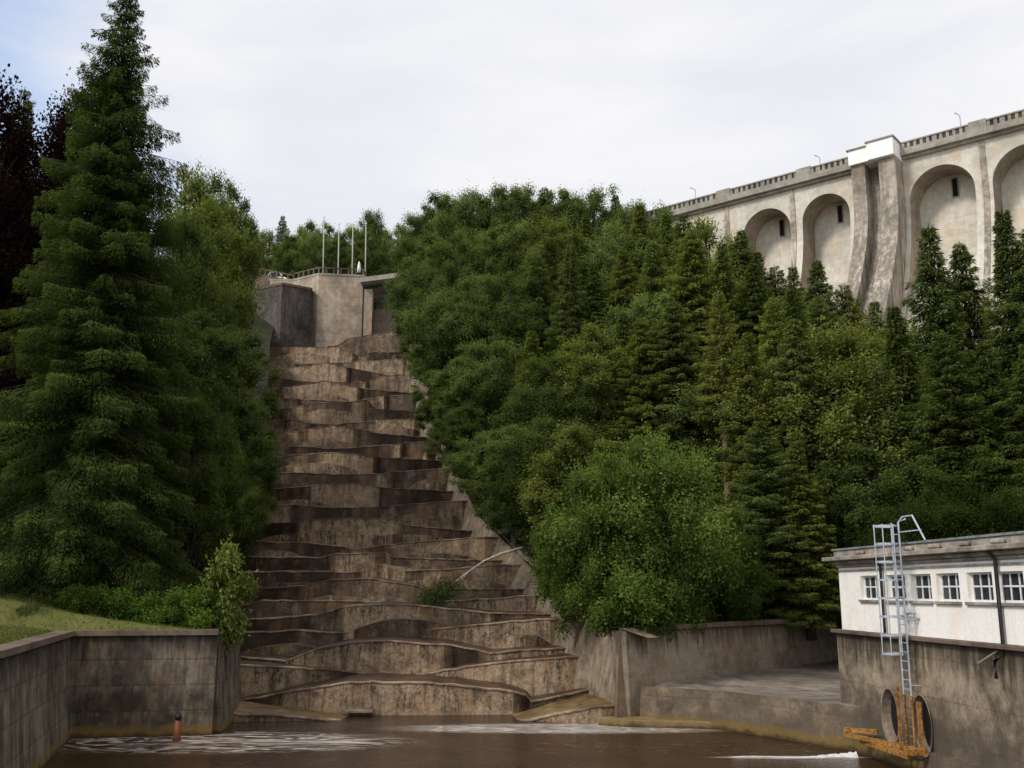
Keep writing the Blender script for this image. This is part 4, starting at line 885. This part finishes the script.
TR = [
 # skyline row, left to right
 ('D1', 426, 212, 135, BL, 'leafy tree at the right shoulder of the skyline gap, nearest the footbridge'),
 ('D0', 440, 200, 134, DK, 'dark round tree on the skyline, second right of the footbridge gap'),
 ('D2', 452, 196, 132, BL, 'blue green tree on the skyline right of the dark round tree'),
 ('D3', 474, 190, 130, PLN, 'broad leafy tree rising to the skyline left of its highest stretch'),
 ('D1', 500, 187, 132, DK, 'dark leafy tree at the left start of the highest skyline stretch'),
 ('D0', 522, 186, 129, PLN, 'leafy tree with narrow raised top on the highest skyline stretch'),
 ('S1', 545, 186, 131, DK, 'dark spruce tip poking from the leafy skyline between rounded crowns'),
 ('D2', 566, 185, 128, PLN, 'highest leafy crown on the skyline above the middle of the wood'),
 ('D3', 592, 189, 127, BL, 'blue green leafy crown on the skyline right of the highest crown'),
 ('S0', 614, 193, 129, DK, 'dark pointed spruce on the skyline well left of the dam end'),
 ('D1', 636, 200, 124, PLN, 'leafy crown on the skyline just left of where the dam begins'),
 ('D2', 660, 210, 116, DK, 'dark crown overlapping the far end of the dam railing'),
 ('D3', 445, 212, 140, DK, 'dark crown filling the left skyline between two rounder trees'),
 ('D2', 486, 203, 139, DK, 'dark crown just behind the left start of the highest skyline'),
 ('D0', 511, 200, 138, PLN, 'mid green crown tucked behind the highest skyline trees, left one'),
 ('D3', 536, 200, 138, DK, 'dark crown tucked behind the dark spruce tip on the skyline'),
 ('D1', 580, 201, 136, PLN, 'mid green crown tucked behind the highest skyline trees, right one'),
 ('D2', 604, 206, 135, DK, 'dark crown tucked behind the pointed skyline spruce'),
 ('D0', 626, 210, 134, DK, 'dark crown low on the skyline just left of the dam'),
 # upper slope
 ('D3', 424, 262, 112, BL, 'bluish tree overhanging the upper right edge of the cascade'),
 ('D0', 432, 238, 112, PLN, 'leafy tree on the upper slope one in from the cascade edge'),
 ('D1', 462, 232, 108, DK, 'dark crown on the upper slope below the left skyline'),
 ('D2', 492, 225, 106, BL, 'dense bluish crown on the upper slope below the highest skyline'),
 ('D3', 524, 226, 106, PLN, 'rounded mid green crown on the upper middle slope'),
 ('D0', 556, 222, 104, OL, 'olive crown on the upper middle slope above the bare trunk spruce'),
 ('S2', 584, 212, 106, PLN, 'full spruce just under the skyline right of the olive crown'),
 ('D1', 612, 222, 102, BL, 'pale bluish leafy crown in the upper slope left of the grey topped spruce'),
 ('S3', 640, 206, 104, OL, 'olive spruce below the far end of the dam'),
 ('S0', 668, 212, 100, PLN, 'slim spruce standing below the dam railing, left of the dark slim one'),
 ('S1', 692, 213, 98, DK, 'dark slim spruce below the dam railing, near its far end'),
 ('D3', 714, 222, 98, OL, 'olive leafy tree below the dam railing, right of the dark slim spruce'),
 ('S3', 738, 232, 96, PLN, 'spruce touching the left edge of the first dam arch'),
 ('S0', 757, 252, 94, DK, 'short dark spruce tip in front of the first dam arch'),
 ('S1', 775, 262, 93, PLN, 'spruce tip crossing the right jamb of the first dam arch'),
 ('S2', 798, 266, 90, OL, 'pointed spruce below the pier between the first two arches'),
 ('S3', 820, 262, 88, DK, 'dark pointed spruce below the second dam arch'),
 ('S1', 845, 280, 86, OL, 'olive spruce tip just left of the dam buttresses'),
 ('S0', 868, 300, 84, PLN, 'spruce tip directly below the dam buttresses'),
 # mid slope
 ('D2', 432, 310, 98, DK, 'dark leafy tree leaning to the middle right edge of the cascade'),
 ('D3', 446, 288, 94, BL, 'bluish tree on the middle slope near the cascade'),
 ('D0', 478, 282, 92, PLN, 'rounded crown on the middle slope with pale twigs in it'),
 ('D1', 510, 272, 90, DK, 'dark crown in the middle slope left of the bare trunk spruce'),
 ('S1', 534, 255, 90, BL, 'blue green spruce left of the spruce with the bare pale trunk'),
 ('N0', 565, 246, 84, DK, 'spruce with a long bare pale trunk in the middle of the wood'),
 ('S2', 598, 262, 84, BL, 'silvery blue green spruce right of the bare trunk spruce'),
 ('S3', 628, 246, 84, OL, 'tall olive spruce in the centre of the wood below the dam end'),
 ('L1', 655, 236, 82, PLN, 'tall mid green larch near the centre of the wood'),
 ('S1', 686, 228, 80, OL, 'tallest olive spruce of the central clump'),
 ('S2', 716, 240, 78, PLN, 'spruce rising above the one with the reddish bare trunk'),
 ('S3', 744, 262, 78, DK, 'dark spruce right of the central clump below the first arch'),
 ('L0', 763, 298, 70, (1.5, 1.45, 1.1), 'light green young larch with a clear pointed tip below the first arch'),
 ('S0', 800, 288, 74, DK, 'dark spruce right of the light green larch'),
 ('S1', 830, 292, 76, PLN, 'spruce below the second dam arch, lower on the slope'),
 ('D1', 856, 322, 76, OL, 'olive leafy crown below the dam buttresses'),
 ('D3', 885, 326, 74, OL, 'yellowish leafy crown at the foot of the dam buttress beside the tall spruces'),
 # lower slope
 ('D0', 440, 372, 84, BL, 'bluish leafy tree beside the middle cascade steps'),
 ('D2', 468, 352, 80, PLN, 'mid green tree on the lower slope near the cascade'),
 ('D3', 500, 340, 78, BL, 'broad bluish crown on the lower slope above the fallen birch'),
 ('S0', 532, 330, 76, OL, 'olive spruce on the lower slope left of the bare trunk'),
 ('D1', 562, 352, 70, DK, 'dark low crown hiding the foot of the bare pale trunk'),
 ('D2', 590, 325, 70, OL, 'yellowish leafy tree on the lower slope above the bright bush'),
 ('S2', 622, 312, 70, PLN, 'pointed spruce above the left part of the bright bush'),
 ('L1', 645, 318, 68, OL, 'feathery larch above the middle of the bright bush'),
 ('S1', 672, 300, 68, PLN, 'dense spruce directly above the bright bush'),
 ('N0', 720, 290, 64, OL, 'spruce with a reddish bare trunk above the right side of the bright bush'),
 ('L0', 748, 330, 62, OL, 'yellowish drooping larch right of the reddish bare trunk'),
 ('S3', 785, 320, 62, PLN, 'drooping spruce on the lower slope above the wall coping'),
 ('D0', 818, 338, 62, OL, 'olive leafy tree behind the left end of the white building'),
 ('S0', 850, 345, 62, DK, 'dark spruce behind the building close to the ladder'),
 ('D1', 880, 352, 62, PLN, 'medium leafy tree directly above the ladder cage'),
 ('D1', 705, 262, 88, OL, 'light leafy crown between the spruces of the central clump'),
 ('D0', 780, 300, 80, PLN, 'rounded leafy crown wedged between spruces below the first arch'),
 ('D2', 642, 290, 76, BL, 'bluish rounded crown between spruces in the centre of the wood'),
 ('D3', 735, 350, 66, PLN, 'rounded leafy crown right behind the reddish bare trunk'),
 ('D0', 905, 372, 64, OL, 'olive leafy crown at the foot of the tall dark spruces'),
 ('D1', 960, 372, 63, DK, 'dark leafy crown between the two tallest spruces'),
 # foot of slope
 ('D0', 462, 455, 76, DK, 'dark leafy tree over the cascade side wall'),
 ('D1', 487, 432, 70, PLN, 'leafy tree over the side wall above the fallen birch'),
 ('D2', 515, 420, 64, BL, 'bluish tree just uphill from the fallen birch stem'),
 ('D3', 545, 418, 60, DK, 'dark tree at the left shoulder of the bright bush'),
 ('D0', 575, 432, 56, OL, 'yellow green tree joining the left side of the bright bush'),
 ('S1', 765, 420, 56, DK, 'low dark spruce against the right side of the bright bush'),
 ('S2', 800, 440, 55.5, OL, 'low yellowish spruce with drooping branches over the wall coping'),
 ('S0', 828, 462, 59, PLN, 'low spruce filling the corner beside the building cornice'),
 # tall spruces at right
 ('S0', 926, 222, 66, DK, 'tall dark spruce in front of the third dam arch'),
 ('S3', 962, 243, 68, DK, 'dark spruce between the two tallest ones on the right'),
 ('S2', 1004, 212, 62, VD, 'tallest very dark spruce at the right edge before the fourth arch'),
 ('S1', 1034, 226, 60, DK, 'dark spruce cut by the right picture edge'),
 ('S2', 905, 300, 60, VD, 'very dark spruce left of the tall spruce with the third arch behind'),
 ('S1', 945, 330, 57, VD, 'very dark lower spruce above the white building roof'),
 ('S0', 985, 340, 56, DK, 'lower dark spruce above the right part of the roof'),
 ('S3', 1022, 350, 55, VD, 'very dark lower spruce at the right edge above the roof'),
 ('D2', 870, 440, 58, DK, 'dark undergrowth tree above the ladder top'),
 ('D1', 925, 460, 56, VD, 'very dark undergrowth tree behind the middle of the building roof'),
 ('D3', 975, 455, 56, VD, 'very dark undergrowth tree behind the right part of the building roof'),
]
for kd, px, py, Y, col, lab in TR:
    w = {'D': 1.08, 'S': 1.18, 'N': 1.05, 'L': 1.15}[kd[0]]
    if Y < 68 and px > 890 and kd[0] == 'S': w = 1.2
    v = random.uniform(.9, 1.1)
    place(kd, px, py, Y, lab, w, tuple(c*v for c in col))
# bright bush (hero)
for i, (px, Y, h, lab) in enumerate(((880, 46, 3.6, 'dark bush just behind the roof by the ladder handrail'), (915, 45, 4.0, 'dark bush behind the middle of the building roof'), (950, 43, 4.4, 'dark bush behind the roof right of its middle'), (985, 41, 4.6, 'dark bush behind the roof near the second downpipe'), (1018, 39, 4.8, 'dark bush behind the roof at the right picture edge'))):
    q = at(px, 530, Y); q.x = max(q.x, 20.5); tree('BU', 'leafy_bush', (q.x, Y+6, hillR(q.x, Y+6)-.2), h+1.4, 1.0, lab, 'bush', 'bushes behind the white building', (.3, .3, .32))  # tint makes these bushes dark
p = at(662, 628, 49.0)
tree('BU', 'leafy_bush', (p.x-.1, 49.4, 3.9), 8.8, .95, 'large bright green leafy bush spilling over the top of the retaining wall', 'bush', None, (1, 1, 1), 1.0)
tree('SH', 'leafy_bush', (8.1, 48.3, 3.7), 2.0, .9, 'low bright green bush drooping over the coping below the right half of the large bush', 'bush', None, (.8, .88, .8), 5.4)
tree('SH', 'leafy_bush', (6.2, 46.3, 3.6), 2.1, .95, 'low bright green bush hanging over the wall coping below the large bush', 'bush', None, (.85, .9, .85), .4)
tree('SH', 'leafy_bush', (5.0, 45.2, 3.6), 2.1, .95, 'low bright green bush where the cascade side wall meets the coping', 'bush', None, (.8, .85, .8), 1.4)
tree('BU', 'leafy_bush', (3.6, 49.9, 3.4), 6.2, .78, 'smaller bright green bush at the left of the large one, above the cascade side wall', 'bush', None, (.9, .95, .9), 2.2)
tree('BU', 'leafy_bush', (10.6, 52.6, 3.4), 5.4, .8, 'yellowish green bush hanging above the wall coping right of the large one', 'bush', None, (.72, .72, .7), 3.2)
tree('BU', 'leafy_bush', (14.6, 57.0, 3.5), 5.0, .7, 'dark green bush above the wall coping beside the white building corner', 'bush', None, (.5, .5, .5), 4.2)
# left side
GL = 'trees on the left bank of the cascade'
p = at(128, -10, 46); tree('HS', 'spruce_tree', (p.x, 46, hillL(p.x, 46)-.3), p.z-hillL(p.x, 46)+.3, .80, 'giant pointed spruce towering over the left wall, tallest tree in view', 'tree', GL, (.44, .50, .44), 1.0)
LT = [
 ('D2', 190, 300, 60, DK, .8, 'dark full leafy tree filling the gap right of the giant spruce'),
 ('D0', 200, 400, 50, VD, .7, 'dark leafy tree close behind the right skirt of the giant spruce'),
 ('D3', 178, 210, 66, DK, .7, 'dark leafy crown touching the upper right side of the giant spruce'),
 ('PU', 12, 92, 56, (1, 1, 1), 1.0, 'very dark purple leaved beech at the left picture edge'),
 ('PU', 8, 250, 53, (1, 1, 1), .9, 'very dark purple lower beech crown at the left edge beside the giant spruce'),
 ('PU', 62, 100, 60, (1.2, 1, 1), .75, 'dark purple leaved beech just left of the giant spruce'),
 ('S1', 36, 88, 64, VD, .8, 'thin dark spruce tip rising behind the purple beeches, left one'),
 ('S2', 72, 86, 66, VD, .8, 'thin dark spruce tip rising behind the purple beeches, right one'),
 ('D1', 196, 160, 72, OL, .9, 'olive leafy tree against the right flank of the giant spruce'),
 ('D0', 212, 176, 84, PLN, .7, 'mid green tree behind the right flank of the giant spruce'),
 ('D2', 243, 180, 98, DK, .66, 'dark rounded tree ending the left wood against the sky'),
 ('D3', 222, 290, 74, OL, .6, 'leafy tree overhanging the upper left edge of the cascade'),
 ('D0', 240, 338, 66, PLN, .95, 'leafy tree overhanging the middle left edge of the cascade'),
 ('D2', 245, 400, 62, DK, .95, 'dark leafy tree over the left cascade edge below the middle'),
 ('D1', 232, 445, 57, VD, .62, 'dark low tree beside the lower left cascade steps'),
 ('D2', 205, 470, 52, VD, .62, 'dark tree under the right skirt of the giant spruce'),
 ('S3', 35, 380, 54, (.3, .27, .24), .9, 'dark spruce at the left edge below the purple beeches'),
 ('S0', 75, 440, 52, VD, .85, 'dark small spruce between the giant spruce and the lawn'),
 ('D3', 15, 470, 58, (.25, .22, .2), .8, 'dark low tree behind the lawn at the left edge'),
]
for kd, px, py, Y, col, w, lab in LT: place(kd, px, py, Y, lab, w, col, 'L', GL)
place('D3', 234, 330, 100, 'bluish tree beside the topmost cascade steps on the left bank', .8, BL, 'L', GL)
# skyline behind the terrace
for kd, px, py, Y, col, lab in (('D0', 262, 232, 185, PLN, 'distant crown behind the terrace touching the left wood'), ('S1', 284, 214, 190, DK, 'small distant conifer left of the flagpoles'), ('D1', 303, 226, 178, BR, 'distant light green crown left of the first flagpole'), ('D2', 330, 222, 182, PLN, 'distant crown behind the first two flagpoles'), ('D3', 352, 226, 176, BR, 'distant light green crown behind the last two flagpoles'), ('D0', 378, 214, 180, DK, 'distant dark crown right of the flagpoles'), ('D1', 398, 222, 170, PLN, 'distant crown above the footbridge'), ('D2', 316, 218, 205, DK, 'distant dark crown peeping above the lighter ones by the first flagpole'), ('D1', 240, 225, 190, DK, 'distant dark crown behind the end of the left wood'), ('D3', 420, 215, 165, DK, 'distant dark crown right above the footbridge end'), ('D0', 290, 236, 172, DK, 'low distant crown just above the parked white car'), ('D3', 312, 234, 170, PLN, 'low distant crown between the car and the first flagpole'), ('D2', 340, 232, 170, DK, 'low distant crown between the second and third flagpoles'), ('D0', 362, 232, 169, PLN, 'low distant crown behind the rightmost flagpole'), ('D1', 270, 228, 200, DK, 'distant dark crown at the left end of the far tree line'), ('D1', 366, 220, 200, BL, 'far bluish crown above the rightmost flagpole')):
    place(kd, px, py, Y, lab, .9, col, 'L' if px < 330 else 'R', 'distant trees behind the terrace')
for i, (px, h, lab) in enumerate(((296, 3.2, 'low hedge bush behind the balustrade left of the flagpoles'), (318, 2.6, 'low hedge bush behind the balustrade at the first flagpole'), (342, 2.6, 'low hedge bush behind the balustrade between the flagpoles'), (378, 4.5, 'hedge bush behind the footbridge deck'))):
    q = at(px, 262, 168); tree('SH', 'leafy_bush', (q.x, 168, 54.4), h, 1.4, lab, 'bush', 'hedge bushes behind the balustrade', (.55, .6, .6))
# shrubs along the left wall
for i, (px, Y, h, w, col, lab) in enumerate((
 (75, 41.8, 1.0, 1.0, (.55, .6, .5), 'low dark shrub at the corner where lawn meets the left wall'), (98, 42.2, 1.1, 1.0, (.6, .7, .6), 'low shrub behind the wall coping, second from the lawn'),
 (122, 42.4, 1.2, 1.0, (.65, .8, .7), 'low shrub behind the wall coping, third from the lawn'), (148, 42.3, 1.1, 1.0, (.7, .85, .7), 'low shrub behind the wall coping, fourth from the lawn'),
 (172, 42.2, 1.3, 1.0, (.75, .9, .7), 'bright low shrub behind the wall coping near its right end'), (196, 42.1, 1.4, .9, (.85, 1, .75), 'brightest low shrub at the right end of the wall coping'),
 (40, 45.5, 1.6, 1.2, (.7, .65, .5), 'yellowish shrub at the back edge of the lawn'), (18, 48, 2.0, 1.2, (.5, .55, .5), 'dark shrub at the back left of the lawn'), (65, 44.5, 1.4, 1.2, (.45, .5, .45), 'dark spreading shrub under the giant spruce beside the lawn'))):
    q = at(px, 630, Y); tree('SH', 'leafy_bush', (q.x, Y, hillL(q.x, Y)-.15), h, w, lab, 'bush', 'shrubs along the left wall and lawn', col)
q = at(228, 640, 43.0); tree('SA', 'young_tree', (-11.85, 42.6, 2.2), 4.8, .75, 'slender young willow-like tree at the corner of the left wall and the cascade', 'tree', None, (1.25, 1.2, .9))
# fallen birch
pts = [at(424, 600, 56.2), at(440, 592, 56), at(455, 582, 56), at(468, 572, 56), at(484, 561, 56.3), at(500, 554, 56.6), at(522, 548, 57)]
fb = empty('fallen_birch', pts[-1], 'fallen white birch stem hanging down over the cascade steps with green leaves at its tip', 'tree')
b = MB(); b.tube(pts, [.02, .03, .04, .045, .055, .065, .08], 8); b.build('stem', 'birch', fb, True)
b = MB(); b.tube([pts[3], pts[3]+Vector((-.5, -.2, -.6))], [.03, .01], 5); b.build('branch', 'birch', fb)
g = np.random.default_rng(9); n = 2600
t = g.uniform(0, 1, n); cen = np.array([list(pts[0].lerp(pts[2], float(x))) for x in t]); p = cen+g.normal(0, 1, (n, 3))*np.array([.5, .4, .36])*(1-.3*t)[:, None]; p[:, 2] -= .15
me = leafmesh('leaves', p, g.normal(0, 1, (n, 3))-np.array([0, 0, .5]), g.normal(0, 1, (n, 3)), g.uniform(.08, .16, n), g.uniform(.05, .1, n), g.uniform(0, .7, n), 'leaf')
o = bpy.data.objects.new('leaves', me); C.objects.link(o); o.parent = fb; o.matrix_parent_inverse = Matrix.Translation(-fb.location)
# lawn grass
g = np.random.default_rng(4); n = 60000
Yg = 22+30*g.random(n)**.9; xg = np.array([interp(LEFT_EDGE, y)-.7-max(0, y-42)*1.2 for y in Yg])-g.random(n)**1.3*22
pg = np.stack([xg, Yg, np.array([hillL(a_, b_)+.01 for a_, b_ in zip(xg, Yg)])], 1)
ax = np.stack([g.normal(0, .45, n), g.normal(0, .45, n), np.ones(n)], 1)
cl = .5+.5*np.sin(xg*1.7+np.sin(Yg*1.3)*2)*np.sin(Yg*2.1+xg*.6)
me = leafmesh('lawn_grass_blades', pg, ax, g.normal(0, 1, (n, 3)), g.uniform(.05, .13, n)*(.7+.8*cl), g.uniform(.02, .035, n), np.clip(cl*.5+g.uniform(0, .5, n), 0, 1), 'blade')
o = bpy.data.objects.new('lawn_grass', me); C.objects.link(o); tag(o, kind='stuff', label='short yellowish green grass of the lawn behind the left wall', cat='grass')
# ------------------------------------------------------------------ sky and sun
w = bpy.data.worlds.new('World'); sc.world = w; w.use_nodes = True; nt = NT(w)
bg = nt.n['Background']; sky = nt.new('ShaderNodeTexSky'); sky.sky_type = 'NISHITA'; sky.sun_disc = False
EL, AZ = R(42), R(-125)     # sun to the left and behind
sky.sun_elevation = EL; sky.sun_rotation = AZ; sky.air_density = 1.2; sky.dust_density = 1.5
tc = nt.new('ShaderNodeTexCoord').outputs['Generated']
mp = nt.mapv(tc, (1, 1, 3.0)); n1 = nt.noise(mp, 1.9, 7, .55, .3); n2 = nt.noise(nt.mapv(tc, (1, 1, 4), (5, 3, 2)), 3.2, 6, .5, .4)
sep = nt.new('ShaderNodeSeparateXYZ'); nt.link(tc, sep.inputs[0])
# broken cloud toward the left, solid toward the right
thr = nt.math('ADD', n1, nt.math('MULTIPLY', nt.math('ADD', sep.outputs[0], .31), 1.8))
cov = nt.ramp(thr, .24, .60)
cc = nt.mix(nt.ramp(n2, .3, .7), (8.2, 8.35, 8.9, 1), (9.7, 9.6, 9.7, 1))
skyc = nt.mix(1.0, sky.outputs[0], (1.9, 2.1, 2.3, 1), 'MULTIPLY')
cf = nt.math('ADD', .30, nt.math('MULTIPLY', cov, .68))
nt.link(nt.mix(cf, skyc, cc), bg.inputs[0]); bg.inputs[1].default_value = .10
sun = bpy.data.lights.new('sun', 'SUN'); sun.energy = 2.3; sun.angle = R(10); sun.color = (1, .94, .85)
so = bpy.data.objects.new('sun', sun); C.objects.link(so)
d = Vector((math.sin(AZ)*math.cos(EL), math.cos(AZ)*math.cos(EL), math.sin(EL)))
so.rotation_euler = d.to_track_quat('Z', 'Y').to_euler(); so.location = d*100
sc.view_settings.view_transform = 'Standard'; sc.view_settings.look = 'None'; sc.view_settings.exposure = 0
sc.render.engine = 'CYCLES'; sc.cycles.max_bounces = 6; sc.cycles.transparent_max_bounces = 4
